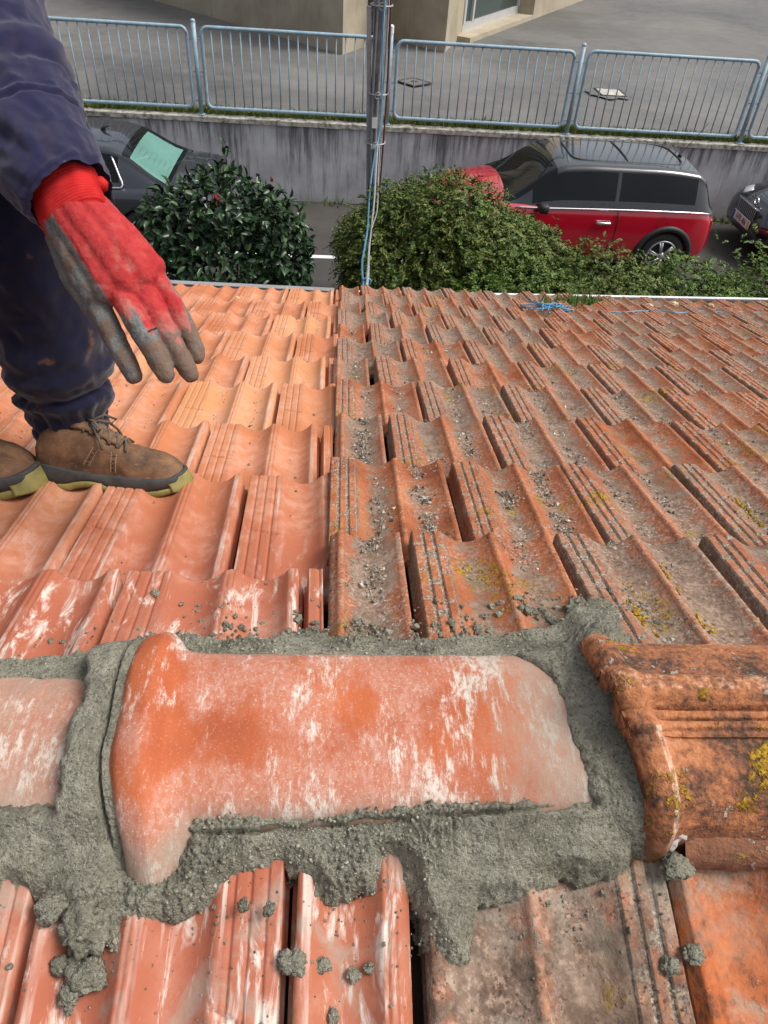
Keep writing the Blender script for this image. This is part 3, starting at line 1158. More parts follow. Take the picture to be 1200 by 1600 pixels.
old_rows = [-0.33, 0.0, 0.315, 0.64, 0.955, 1.27, 1.585, 1.895, 2.21, 2.52, 2.83, 3.135]
OLD_TILES = []          # (origin x, s0, s1, half)
gO, gN = 'weathered tiles of the old roof half', 'clean tiles of the renewed roof half'
for r in range(len(old_rows) - 1):
    s0, s1 = old_rows[r], old_rows[r + 1]
    offx = 0.108 if r % 2 == 0 else -0.011
    seam_j = rng.normal(0, 0.004)
    cnt = 0
    if r % 2 == 0:
        x = offx - 0.22
        if visible(far_pt(0.05, (s0 + s1) / 2)):
            cnt += 1
            place_tile(random.choice(old_half), 'old_clay_tile', x + seam_j - 0.006, s0, s1 - s0, OLD_L,
                       'cut narrow old clay tile against the new tiles in the %s course from the ridge' % ORD[r], gO,
                       jx=rng.normal(0, .0012), js=rng.normal(0, .004), twist=rng.normal(0, .004), lift=rng.normal(0, .001))
            OLD_TILES.append((x, s0, s1, True))
    for k in range(15):
        x = offx + 0.22 * k
        if not visible(far_pt(x + 0.11, (s0 + s1) / 2)):
            continue
        cnt += 1
        place_tile(old_full[int(rng.integers(5))], 'old_clay_tile', x + (seam_j if (k == 0 and r % 2) else 0), s0, s1 - s0, OLD_L,
                   'weathered lichened clay tile, %s from the new tiles in the %s course from the ridge' % (ORD[cnt - 1], ORD[r]), gO,
                   jx=rng.normal(0, .0020), js=rng.normal(0, .006), twist=rng.normal(0, .009), lift=abs(rng.normal(0, .0022)))
        OLD_TILES.append((x, s0, s1, False))

new_rows = [-0.46, -0.092, 0.276, 0.600, 0.985, 1.335, 1.756, 2.175, 2.616, 3.118]
NEW_TILES = []
for r in range(len(new_rows) - 1):
    s0, s1 = new_rows[r], new_rows[r + 1]
    cnt = 0
    for k in range(12):
        x = (-0.031 if r % 2 == 0 else -0.151) - 0.24 * k
        fan = max(0.0, 0.036 - 0.006 * r)          # the courses fan out a little towards the verge
        if k == 0:
            me = new_sliver if r % 2 == 0 else new_cut[r % 2]
            lb = ('thin cut strip of clean orange tile beside the old tiles, %s course from the ridge' if r % 2 == 0 else
                  'clean orange tile cut along the old tiles in the %s course from the ridge') % ORD[r]
        else:
            if not visible(far_pt(x + 0.12, (s0 + s1) / 2)):
                continue
            me = new_full[int(rng.integers(3))]
            lb = 'clean orange clay tile, %s from the old tiles in the %s course from the ridge' % (ORD[k], ORD[r])
        place_tile(me, 'new_clay_tile', x, s0, s1 - s0, NEW_L, lb, gN,
                   jx=rng.normal(0, .001), js=rng.normal(0, .003) + fan * (x + 0.16), twist=rng.normal(0, .003) + fan, lift=abs(rng.normal(0, .001)))
        NEW_TILES.append((x, s0 + fan * (x + 0.16), s1 + fan * (x + 0.16)))

# near slope: mirrored tiles running down towards the viewer
def near_tile(me, name, x, sx, lb, gr, s0=0.045, length=0.40, nom=0.46):
    return place_tile(me, name, x, s0, length, nom, lb, gr, slope='near', lift=0.004, sx=sx)


new_near = [tile_mesh('new_clay_tile_near', 'new', NEW_L, 12 + s, m=M['new_tile']) for s in range(2)]
new_near_half = tile_mesh('new_clay_tile_near_cut', 'new', NEW_L, 15, xa=0.122, m=M['new_tile'])
old_near = [tile_mesh('old_clay_tile_near', 'old', OLD_L, 17 + s, m=M['old_tile']) for s in range(2)]
gs = 'tiles of the near slope below the ridge'
near_tile(new_near[0], 'new_clay_tile', -0.247, .885, 'limewashed orange tile at the left end of the near slope under the ridge', gs)
near_tile(new_near[1], 'new_clay_tile', -0.035, .885, 'orange tile with white smears and grooved rib, near slope, between two dark gaps', gs)
near_tile(new_near_half, 'new_clay_tile', 0.180, .885, 'narrow cut orange tile beside the first old tile on the near slope', gs)
near_tile(old_near[0], 'old_clay_tile', 0.308, 1.03, 'mossy old tile smeared with grey mortar under the ridge, near slope', gs, nom=OLD_L)
near_tile(old_near[1], 'old_clay_tile', 0.530, 1.0, 'bright rusty orange old tile below the old ridge tile, near slope', gs, nom=OLD_L)

# the next tiles of the near slope, towards and beyond the sides of the picture
near_tile(old_near[0], 'old_clay_tile', 0.752, 1.0, 'old tile of the near slope, second to the right of the bright rusty tile', gs, nom=OLD_L)
near_tile(old_near[1], 'old_clay_tile', 0.974, 1.0, 'old tile of the near slope, third to the right of the bright rusty tile', gs, nom=OLD_L)
near_tile(new_near[1], 'new_clay_tile', -0.459, .885, 'limewashed orange tile of the near slope, second from the dark gap at the left', gs)
near_tile(new_near[0], 'new_clay_tile', -0.671, .885, 'limewashed orange tile of the near slope, third from the dark gap at the left', gs)
for k, x in enumerate((-0.565, -0.353, -0.141, 0.071, 0.20, 0.42, 0.64, 0.86)):
    if x < 0.1:
        near_tile(new_near[k % 2], 'new_clay_tile', x, .885, 'clean orange tile of the second near course, %s from the left end' % ORD[k], gs, s0=0.445)
    else:
        near_tile(old_near[k % 2], 'old_clay_tile', x, 1.0, 'weathered tile of the second near course, %s from the left end' % ORD[k], gs, s0=0.445, nom=OLD_L)

# ------------------------------------------------------------------ ridge tiles
def resample(poly, n):
    P = np.array(poly, float)
    d = np.concatenate([[0], np.cumsum(np.linalg.norm(np.diff(P, axis=0), axis=1))])
    q = np.linspace(0, d[-1], n)
    return np.stack([np.interp(q, d, P[:, k]) for k in range(P.shape[1])], 1)


def barrel(n=64):
    """cross-section (y, z) of a ridge tile from the near foot to the far foot"""
    keys = []
    for i in range(n):
        a = math.pi * i / (n - 1)
        c, s = math.cos(a), math.sin(a)
        y = 0.391 - 0.091 * math.copysign(abs(c) ** 0.80, c)
        z = 3.340 + 0.054 * abs(s) ** 0.72
        keys.append((y, z))
    return resample(keys, n)


SEC = barrel()


def sec_normals(S):
    d = np.gradient(S, axis=0)
    nrm = np.stack([-d[:, 1], d[:, 0]], 1)
    nrm /= np.linalg.norm(nrm, axis=1)[:, None] + 1e-9
    if nrm[len(S) // 2, 1] < 0:
        nrm = -nrm
    return nrm


def ridge_loft(name, xs, offs, S, m, parent=None, rough=0.0008, thick=0.014, near_ext=None, rimf=None, xcurve=None):
    """loft the section along x; offs: outward offset at each x"""
    nrm = sec_normals(S)
    nv = len(S)
    vs, rims = [], []
    for i, x in enumerate(xs):
        for j in range(nv):
            y, z = S[j]
            o = offs[i] if np.isscalar(offs[i]) else offs[i][j]
            p = Vector((x + (xcurve(x, j / (nv - 1)) if xcurve else 0), y + nrm[j, 0] * o, z + nrm[j, 1] * o))
            if near_ext is not None and near_ext[i]:
                k = max(0.0, 1 - j / (nv * 0.13))
                e = near_ext[i] * k ** 1.1
                p += Vector((0, -0.93 * e, -0.34 * e))
            q = p * 38
            dn = rough * (noise.noise(q) + 0.5 * noise.noise(q * 3.1)) + rough * 1.5 * noise.noise(p * 11)
            p += Vector((0, nrm[j, 0], nrm[j, 1])) * dn
            vs.append(p)
            rims.append(rimf(i, j) if rimf else 0)
    nu = len(xs)
    # inner skin
    inn = []
    for i in range(nu):
        for j in range(nv):
            p = vs[i * nv + j]
            inn.append(p - Vector((0, nrm[j, 0], nrm[j, 1])) * thick)
    f = grid_faces(nu, nv)
    n = nu * nv
    fb = [tuple(k + n for k in q[::-1]) for q in f]
    side = []
    for j in range(nv - 1):
        side += [(j + 1, j, j + n, j + 1 + n), ((nu - 1) * nv + j, (nu - 1) * nv + j + 1, (nu - 1) * nv + j + 1 + n, (nu - 1) * nv + j + n)]
    for i in range(nu - 1):
        side += [(i * nv, (i + 1) * nv, (i + 1) * nv + n, i * nv + n),
                 ((i + 1) * nv + nv - 1, i * nv + nv - 1, i * nv + nv - 1 + n, (i + 1) * nv + nv - 1 + n)]
    me = bpy.data.meshes.new(name)
    me.from_pydata([tuple(v) for v in vs + inn], [], f + fb + side)
    bm = bmesh.new()
    bm.from_mesh(me)
    bmesh.ops.recalc_face_normals(bm, faces=bm.faces[:])
    bm.to_mesh(me)
    bm.free()
    smooth(me)
    fattr(me, 'rim', rims * 2)
    me.materials.append(m)
    return link(name, me, parent)


def collar_off(x, x0, x1, amp):
    """rounded roll between x0 and x1, then easing back to the barrel"""
    u = (x - x0) / (x1 - x0)
    if u < 0:
        return 0.0
    if u <= 1:
        return amp * (0.55 + 0.45 * math.sin(min(u * 1.55, 1) * math.pi / 2)) if u < 0.62 else amp * (1 - 0.72 * ((u - 0.62) / 0.38) ** 2)
    return amp * 0.28 * math.exp(-((x - x1) / 0.010) ** 1.0)


xs = list(np.linspace(-0.197, -0.189, 5)) + list(np.linspace(-0.186, -0.10, 46)) + list(np.linspace(-0.095, 0.262, 70))
offs, ext = [], []
for x in xs:
    o = collar_off(x, -0.197, -0.150, 0.022)
    e0 = sstep(-0.197, -0.187, x)
    o = o * (0.45 + 0.55 * e0)
    offs.append(o)
    ext.append(0.036 * math.sqrt(max(0, 1 - ((x + 0.164) / 0.030) ** 2)) if abs(x + 0.164) < 0.030 else 0.0)
rt = ridge_loft('new_ridge_tile', xs, offs, SEC, M['ridge_new'], near_ext=ext,
                xcurve=lambda x, v: (0.016 * (1 - sstep(0.0, 0.35, v)) - 0.004 * sstep(0.4, 0.7, v)) * (1 - sstep(-0.15, -0.06, x)))
tag(rt, 'fresh orange ridge tile with chalky smears and a rolled collar, bedded in wet grey mortar', 'ridge tile')

S2 = SEC.copy()
S2[:, 1] -= 0.024
S2[:, 0] -= 0.006
xs2 = list(np.linspace(-0.62, -0.175, 70))
rt2 = ridge_loft('new_ridge_tile', xs2, [0.0] * len(xs2), S2, M['ridge_new'])
tag(rt2, 'fresh ridge tile whose chalky end shows at the left, beyond the rolled collar', 'ridge tile')

# the old moulded ridge tile on the right
OLDS = resample([(.284, 3.330), (.280, 3.362), (.284, 3.384), (.296, 3.404), (.314, 3.419), (.336, 3.4285), (.347, 3.4325), (.3485, 3.4368), (.3530, 3.4382), (.3538, 3.4335), (.3562, 3.4338), (.3570, 3.4392), (.3622, 3.4408), (.3632, 3.4350), (.3655, 3.4352), (.3668, 3.4440), (.3720, 3.4525), (.3800, 3.4568), (.3895, 3.4555), (.3960, 3.4495), (.3990, 3.4420), (.4015, 3.4370), (.4070, 3.4380), (.4240, 3.4335), (.4440, 3.4245), (.4600, 3.4110), (.4680, 3.3940), (.472, 3.365), (.474, 3.335)], 300)
xs3 = list(np.linspace(0.274, 0.34, 44)) + list(np.linspace(0.345, 0.90, 80))
offs3 = []
nv3 = len(OLDS)
for x in xs3:
    base = collar_off(x, 0.276, 0.302, 0.010) * (0.5 + 0.5 * sstep(0.274, 0.282, x))
    row = []
    for j in range(nv3):
        k = 1.0
        yy = OLDS[j][0]
        if 0.35 < yy < 0.41:
            k = 0.70
        row.append(base * k)
    offs3.append(row)


def rim_old(i, j):
    x, (y, z) = xs3[i], OLDS[j]
    r = 0.0
    if 0.376 < y < 0.394:
        r = 0.80
    if 0.293 < x < 0.303 and y < 0.35:
        r = 0.95
    if y > 0.455 and z > 3.40:
        r = max(r, 0.8)
    return r


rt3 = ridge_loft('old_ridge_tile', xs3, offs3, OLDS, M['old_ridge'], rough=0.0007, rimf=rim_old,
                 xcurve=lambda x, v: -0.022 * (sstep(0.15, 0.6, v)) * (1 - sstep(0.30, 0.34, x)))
tag(rt3, 'old moulded ridge tile with bead along its back and mustard lichen, right of the mortar', 'ridge tile')

# brown clay bed under the old ridge tile
cb = []
xs4 = np.linspace(0.315, 0.90, 150)
cs = [(-0.012, 3.318), (-0.020, 3.338), (-0.018, 3.352), (-0.004, 3.366), (0.012, 3.372)]
for x in xs4:
    for j, (dy, z) in enumerate(cs):
        q = Vector((x * 30, j * 0.7, 2))
        w_ = 0.004 * noise.noise(q) + 0.003 * noise.noise(q * 3)
        zz = z + (0.010 * noise.noise(Vector((x * 26, 1, 1))) if j < 2 else 0)
        cb.append((x, 0.286 + dy + w_, zz))
o = pyd('clay_bed', cb, grid_faces(len(xs4), len(cs)), M['old_ridge'])
fattr(o.data, 'rim', [0.0] * len(cb))
tag(o, 'brown hardened bed under the near edge of the old ridge tile', 'mortar bed')

# ------------------------------------------------------------------ fresh mortar
def seg_dist(px, py, poly):
    P = np.array(poly)
    d = np.full(px.shape, 1e9)
    inside = np.zeros(px.shape, bool)
    k = len(P)
    for i in range(k):
        a, b = P[i], P[(i + 1) % k]
        ab = b - a
        t = np.clip(((px - a[0]) * ab[0] + (py - a[1]) * ab[1]) / (ab @ ab + 1e-12), 0, 1)
        d = np.minimum(d, np.hypot(px - a[0] - t * ab[0], py - a[1] - t * ab[1]))
        cond = ((a[1] > py) != (b[1] > py)) & (px < (b[0] - a[0]) * (py - a[1]) / (b[1] - a[1] + 1e-15) + a[0])
        inside ^= cond
    return np.where(inside, d, -d)


def fillet(name, poly, org, ex, ed, nn, res, hfun, m, parent, seed=0):
    P = np.array(poly)
    xs = np.arange(P[:, 0].min() - 0.01, P[:, 0].max() + 0.01, res)
    vs = np.arange(P[:, 1].min() - 0.01, P[:, 1].max() + 0.01, res)
    gx, gv = np.meshgrid(xs, vs, indexing='ij')
    jit = np.zeros(gx.shape)
    for i in range(gx.shape[0]):
        for j in range(gx.shape[1]):
            q = Vector((gx[i, j] * 60, gv[i, j] * 60, seed))
            jit[i, j] = 0.0045 * noise.noise(q) + 0.0030 * noise.noise(q * 2.6) + 0.002 * noise.noise(q * 6)
    sdist = seg_dist(gx, gv, poly) + jit
    vid = -np.ones(gx.shape, int)
    verts = []
    for i in range(gx.shape[0]):
        for j in range(gx.shape[1]):
            s = sdist[i, j]
            if s < -0.004:
                continue
            x, v = gx[i, j], gv[i, j]
            q = Vector((x * 130, v * 130, seed + 3))
            gran = 0.0062 * abs(noise.noise(q)) + 0.0056 * abs(noise.noise(q * 2.0)) + 0.0040 * abs(noise.noise(q * 3.9)) + 0.0022 * abs(noise.noise(q * 7.7)) - 0.0036
            lump = 0.0045 * noise.noise(Vector((x * 28, v * 28, seed + 9))) + 0.0025 * noise.noise(Vector((x * 60, v * 60, seed + 5)))
            e = min(max(s, 0) / 0.020, 1)
            edge = 0.35 * math.sqrt(1 - (1 - e) ** 2) + 0.65 * e
            hh = hfun(x, v) * edge - 0.012 * (1 - edge) + (gran * (0.15 + 1.05 * (1 - hsm(x, v)) * sstep(-0.35, 0.25, noise.noise(Vector((x * 14, v * 14, seed + 2))))) + lump) * (0.35 + 0.65 * edge)
            if s < 0:
                hh -= 0.02
            vid[i, j] = len(verts)
            verts.append(org + ex * x + ed * v + nn * hh)
    faces = []
    for i in range(gx.shape[0] - 1):
        for j in range(gx.shape[1] - 1):
            q = (vid[i, j], vid[i + 1, j], vid[i + 1, j + 1], vid[i, j + 1])
            if min(q) >= 0:
                faces.append(q)
    o = pyd(name, verts, faces, m, parent)
    return o


def hsm(x, v):
    """1 where the trowel left the mortar smooth"""
    return max(sstep(0.09, 0.16, x) * (1 - sstep(0.29, 0.31, x)), (1 - sstep(-0.21, -0.175, x)) * (1 - sstep(0.12, 0.14, v)) * 0.9)


mb = empty('mortar_bedding', (0.0, 0.37, 3.34), 'wet grey mortar bedding the fresh ridge tiles onto both roof slopes', 'mortar')
near_poly = [(-0.50, 0.128), (-0.302, 0.126), (-0.273, 0.119), (-0.249, 0.124), (-0.229, 0.131), (-0.217, 0.152), (-0.2, 0.161), (-0.185, 0.159), (-0.175, 0.168),
             (-0.168, 0.168), (-0.167, 0.146), (-0.144, 0.147), (-0.118, 0.14), (-0.096, 0.127), (-0.081, 0.114), (-0.063, 0.107), (-0.041, 0.103),
             (-0.032, 0.115), (-0.018, 0.114), (-0.012, 0.127), (0.006, 0.133), (0.023, 0.128), (0.043, 0.125), (0.05, 0.103), (0.063, 0.103),
             (0.067, 0.13), (0.079, 0.15), (0.083, 0.168), (0.099, 0.18), (0.118, 0.178), (0.127, 0.16), (0.131, 0.136), (0.152, 0.134), (0.175, 0.133),
             (0.194, 0.124), (0.208, 0.116), (0.239, 0.12), (0.265, 0.118), (0.28, 0.1), (0.295, 0.097), (0.308, 0.087), (0.318, 0.074), (0.318, 0.04), (-0.50, 0.04)]


def h_near(x, v):
    # from the foot of the ridge tile outwards, thinner towards the tongue ends
    h = 0.012 + (0.004 + 0.008 * sstep(-0.05, 0.10, x)) * (1 - sstep(0.065, 0.13, v))
    h -= 0.015 * (1 - sstep(0.020, 0.042, abs(x + 0.155))) * (1 - sstep(0.095, 0.118, v))
    h += 0.012 * sstep(0.00, 0.16, x) * (1 - sstep(0.055, 0.085, v))
    h += 0.0012 * math.sin(v * 330 + 3 * noise.noise(Vector((x * 9, v * 20, 2)))) * hsm(x, v)
    # crack under the collar tip and along the foot
    c = abs(v - (0.0755 - 0.055 * (x + 0.10)) - 0.003 * noise.noise(Vector((x * 50, 0, 0))))
    if -0.13 < x < 0.235:
        h -= 0.013 * (1 - sstep(0.0010, 0.0032, c)) * (0.35 + 0.65 * sstep(-0.35, 0.15, noise.noise(Vector((x * 19, 3, 1)))))
    return h


org_n = Vector((0, RIDGE_Y, RIDGE_Z)) + NN * 0.002
nf_ = fillet('near_fillet', near_poly, org_n, Vector((1, 0, 0)), ND, NN, 0.00125, h_near, M['mortar'], mb, 1)

far_poly = [(-0.60, 0.06), (-0.60, 0.125), (-0.383, 0.126), (-0.343, 0.126), (-0.298, 0.133), (-0.256, 0.151), (-0.235, 0.177), (-0.217, 0.186), (-0.165, 0.190), (-0.119, 0.179),
            (-0.068, 0.188), (-0.045, 0.203), (-0.015, 0.205), (-0.001, 0.190), (0.059, 0.182), (0.136, 0.19), (0.192, 0.197), (0.217, 0.205), (0.269, 0.22), (0.3, 0.244), (0.314, 0.258),
            (0.345, 0.262), (0.360, 0.235), (0.352, 0.17), (0.352, 0.06)]


def h_far(x, v):
    h = 0.012 + 0.010 * (1 - sstep(0.10, 0.19, v))
    h += 0.022 * (1 - sstep(0.02, 0.05, abs(x - 0.318))) * (1 - sstep(0.22, 0.265, v) * 0.5)
    return h


org_f = Vector((0, RIDGE_Y, RIDGE_Z)) + FN * 0.000
ff_ = fillet('far_fillet', far_poly, org_f, Vector((1, 0, 0)), FD, FN, 0.0016, h_far, M['mortar'], mb, 5)


def joint(name, x0, x1, S, base, seed, parent, left_curve, right_curve, groove=None):
    """a collar of mortar wrapped over the ridge between two tiles"""
    nu = int((x1 - x0) / 0.0011)
    nrm = sec_normals(S)
    nv = len(S)
    vs = []
    for i in range(nu + 1):
        u = i / nu
        for j in range(nv):
            v = j / (nv - 1)
            xl = x0 + left_curve(v)
            xr = x1 + right_curve(v)
            x = xl + (xr - xl) * u
            y, z = S[j]
            e = min(u, 1 - u) * (xr - xl)
            q = Vector((x * 60, y * 60, z * 60 + seed))
            edge = min(max(e + 0.004 * noise.noise(q * 0.8) + 0.002 * noise.noise(q * 2.4), 0) / 0.009, 1)
            edge = math.sqrt(1 - (1 - edge) ** 2)
            o = base(x, v) * edge - 0.006 * (1 - edge)
            q2 = Vector((x * 130, y * 130, z * 130 + seed))
            o += (0.0042 * abs(noise.noise(q2)) + 0.0032 * abs(noise.noise(q2 * 2.0)) + 0.0020 * abs(noise.noise(q2 * 4.0)) - 0.002) * (0.15 + 0.85 * sstep(-0.1, 0.4, noise.noise(Vector((x * 20, y * 20, z * 20 + seed))))) + 0.0035 * noise.noise(q * 0.45) * edge
            if groove:
                o -= groove(x, v)
            vs.append((x, y + nrm[j, 0] * o, z + nrm[j, 1] * o))
    return pyd(name, vs, grid_faces(nu + 1, nv), M['mortar'], parent)


SECJ = barrel(260)


def base_r(x, v):
    t = sstep(0.225, 0.285, x)
    h = 0.006 + 0.020 * t
    h += 0.012 * sstep(0.45, 0.62, v) * t
    return h


def groove_r(x, v):
    # open crack that runs down between the mortar and the old collar
    xc = 0.277 + 0.016 * (1 - v / 0.5) if v < 0.62 else 0.274
    c = abs(x - xc - 0.003 * noise.noise(Vector((v * 14, 2, 0))) - 0.0015 * noise.noise(Vector((v * 50, 2, 0))))
    k = sstep(-0.3, 0.1, noise.noise(Vector((v * 9, 7, 7))))
    return 0.016 * (1 - sstep(0.0008, 0.0028, c)) * k if v < 0.66 else 0.0


joint('right_joint', 0.222, 0.306, SECJ, base_r, 2, mb,
      lambda v: 0.016 * (1 - sstep(0.0, 0.55, v)) - 0.030 * sstep(0.62, 0.85, v) + 0.002 * noise.noise(Vector((v * 7, 0, 0))),
      lambda v: 0.004 * noise.noise(Vector((v * 12, 5, 0))) - 0.020 * sstep(0.30, 0.62, v) + 0.03 * sstep(0.7, 0.9, v), groove_r)


def base_l(x, v):
    return 0.003 + 0.007 * sstep(-0.255, -0.215, x) + 0.010 * (1 - sstep(0.0, 0.12, v)) + 0.003 * sstep(0.6, 0.8, v)


def groove_l(x, v):
    c = abs(x + 0.2030 - (0.016 * (1 - sstep(0.0, 0.35, v)) - 0.004 * sstep(0.4, 0.7, v)))
    return 0.013 * (1 - sstep(0.0007, 0.0024, c))


joint('left_joint', -0.238, -0.190, SECJ, base_l, 8, mb,
      lambda v: 0.007 * noise.noise(Vector((v * 8, 1, 3))) + 0.004 * noise.noise(Vector((v * 22, 1, 3))) - 0.03 * (1 - sstep(0.0, 0.15, v)) - 0.012 * sstep(0.62, 0.9, v),
      lambda v: 0.016 * (1 - sstep(0.0, 0.35, v)) + 0.002, groove_l)

# ------------------------------------------------------------------ lumps, crumbs, grit
ico = bmesh.new()
bmesh.ops.create_icosphere(ico, subdivisions=1, radius=1.0)
ICO1_V = np.array([v.co[:] for v in ico.verts])
ICO1_F = [tuple(v.index for v in f.verts) for f in ico.faces]
ico.free()
ico = bmesh.new()
bmesh.ops.create_icosphere(ico, subdivisions=4, radius=1.0)
ICO3_V = [v.co.copy() for v in ico.verts]
ICO3_F = [tuple(v.index for v in f.verts) for f in ico.faces]
ico.free()
ico = bmesh.new()
bmesh.ops.create_icosphere(ico, subdivisions=2, radius=1.0)
ICO2_V = [v.co.copy() for v in ico.verts]
ICO2_F = [tuple(v.index for v in f.verts) for f in ico.faces]
ico.free()
OCT_V = np.array([(1, 0, 0), (-1, 0, 0), (0, 1, 0), (0, -1, 0), (0, 0, 1), (0, 0, -1)], float)
OCT_F = [(0, 2, 4), (2, 1, 4), (1, 3, 4), (3, 0, 4), (2, 0, 5), (1, 2, 5), (3, 1, 5), (0, 3, 5)]


def near_s(x, v, h=0.0):
    return Vector((x, RIDGE_Y, RIDGE_Z)) + ND * v + NN * h


def far_s(x, v, h=0.0):
    return Vector((x, RIDGE_Y, RIDGE_Z)) + FD * v + FN * h


def lump(p, r, seed, label, nn, name='mortar_lump', m=None, cat='mortar lump', group='loose mortar lumps', flat=0.7, amp=0.42):
    vs = []
    for v in ICO3_V:
        k = 1 + amp * noise.noise(v * 1.3 + Vector((seed * 3.1, 0, 0))) + amp * 0.7 * noise.noise(v * 3.2 + Vector((0, seed * 2.3, 0))) + amp * 0.55 * noise.noise(v * 7.5 + Vector((seed, 1, 0))) + amp * 0.35 * noise.noise(v * 14 + Vector((seed, 1, 4)))
        q = Vector((v.x * k * r * (1 + 0.25 * math.sin(seed)), v.y * k * r, v.z * k * r))
        q -= nn * q.dot(nn) * (1 - flat)
        vs.append(q)
    me = bpy.data.meshes.new(name)
    me.from_pydata([tuple(v) for v in vs], [], ICO3_F)
    smooth(me)
    me.materials.append(m or M['mortar'])
    o = link(name, me)
    o.location = p
    return tag(o, label, cat, group)


def debris(name, pts, m, kind='stuff', vs=ICO1_V, fs=ICO1_F, amp=0.35):
    """pts: (Vector, radius) -> one mesh of little irregular stones"""
    V_, F_ = [], []
    k = len(vs)
    for i, (p, r) in enumerate(pts):
        sc_ = rng.uniform(0.6, 1.3, 3) * r
        a = rng.uniform(0, 6.28, 2)
        jj = 1 + rng.uniform(-amp, amp, (k, 1))
        q = vs * jj * sc_
        c, s = math.cos(a[0]), math.sin(a[0])
        q = q @ np.array([[c, -s, 0], [s, c, 0], [0, 0, 1]])
        c, s = math.cos(a[1]), math.sin(a[1])
        q = q @ np.array([[1, 0, 0], [0, c, -s], [0, s, c]])
        V_.append(q + np.array(p))
        F_ += [tuple(x + i * k for x in f) for f in fs]
    return tag(pyd(name, np.concatenate(V_), F_, m, sm=False), kind=kind)


def near_px(px, py, h):
    r = pray(px, py)
    o = Vector((0, RIDGE_Y, RIDGE_Z)) + NN * h
    t = (o - CAM).dot(NN) / r.dot(NN)
    return CAM + r * t


def far_px(px, py, h):
    r = pray(px, py)
    o = Vector((P0.x, P0.y, P0.z)) + FN * (h + LIFT)
    t = (o - CAM).dot(FN) / r.dot(FN)
    return CAM + r * t


LUMPS = [(135, 1522, 0.0125, 'largest loose mortar lump, left of the second dark gap on the near slope', .0),
         (96, 1508, 0.0070, 'small mortar lump just left of the largest loose lump', .0),
         (108, 1554, 0.0078, 'mortar lump just below the largest loose lump on the near slope', .0),
         (107, 1578, 0.0042, 'tiny crumbly lump, lowest of the four at the left of the near slope', .0),
         (380, 1415, 0.0055, 'small mortar lump at the left edge of the grooved rib on the near slope', .017),
         (421, 1421, 0.0050, 'small dark mortar lump on the grooved rib of the near slope', .017),
         (457, 1504, 0.0095, 'mortar lump hanging at the dark gap right of the grooved rib', .006),
         (502, 1508, 0.0058, 'round mortar lump right of the lump at the dark gap', -.004),
         (553, 1523, 0.0052, 'small lump in the pan of the narrow cut near tile', -.008),
         (577, 1513, 0.0045, 'small lump near the narrow cut tile bead', -.004),
         (520, 1588, 0.0066, 'elongated lump at the bottom of the near slope, in the narrow cut tile pan', -.008),
         (130, 1450, 0.020, 'thick clod of mortar at the tongue of the bedding below the left ridge tile', .006),
         (80, 1418, 0.011, 'clod of mortar at the left end of the bedding', .008),
         (1056, 1355, 0.0105, 'dark mortar clod on the rib below the old ridge tile', .016),
         (1083, 1490, 0.0075, 'angular grey clod on the old near tile rib, upper of two', .012),
         (1046, 1508, 0.0075, 'angular grey clod on the old near tile rib, lower of two', .010)]
for i, (px, py, r, lb, hh) in enumerate(LUMPS):
    lump(near_px(px, py, hh + r * 0.25), r, i + 1, lb, NN)

M['old_mortar'] = plain('old_lime_mortar', (0.40, 0.37, 0.34), 0.95, var=0.3, sc=60, bump=0.003)
lump(near_px(1040, 1282, 0.026), 0.020, 31, 'pale grey remnant of old mortar at the foot of the old ridge tile', NN, m=M['old_mortar'], group='old mortar remnants', flat=0.55)
lump(near_px(1105, 1310, 0.006), 0.0085, 37, 'small white remnant of old mortar under the brown bed', NN, m=M['old_mortar'], group='old mortar remnants')
lump(far_px(722, 884, 0.010), 0.0085, 41, 'grey mortar lump in the pan of the second old tile of the first course', FN)
lump(far_px(905, 955, 0.020), 0.022, 43, 'tall knob of mortar pushed up beside the old ridge tile', FN)
lump(far_px(940, 968, 0.014), 0.024, 47, 'thick knob of mortar behind the collar of the old ridge tile', FN)
lump(far_px(860, 975, 0.008), 0.013, 49, 'flat clod of mortar beside the fillet in the third old pan', FN)


# loose grains stuck all over the rough parts of the mortar
gp_ = []
for o_, nn_ in ((nf_, NN), (ff_, FN)):
    vs_ = o_.data.vertices
    for i in rng.integers(0, len(vs_), 6000):
        p_ = vs_[int(i)].co
        if o_ is nf_ and noise.noise(Vector((p_.x * 13, p_.y * 13, 4.0))) < -0.15 + 0.5 * hsm(p_.x, (RIDGE_Y - p_.y) / CA):
            continue
        r_ = min(rng.lognormal(math.log(0.00065), 0.5), 0.0022)
        gp_.append((p_ + nn_ * r_ * 0.3, r_))
debris('mortar_grains', gp_, M['grain'], amp=0.25)

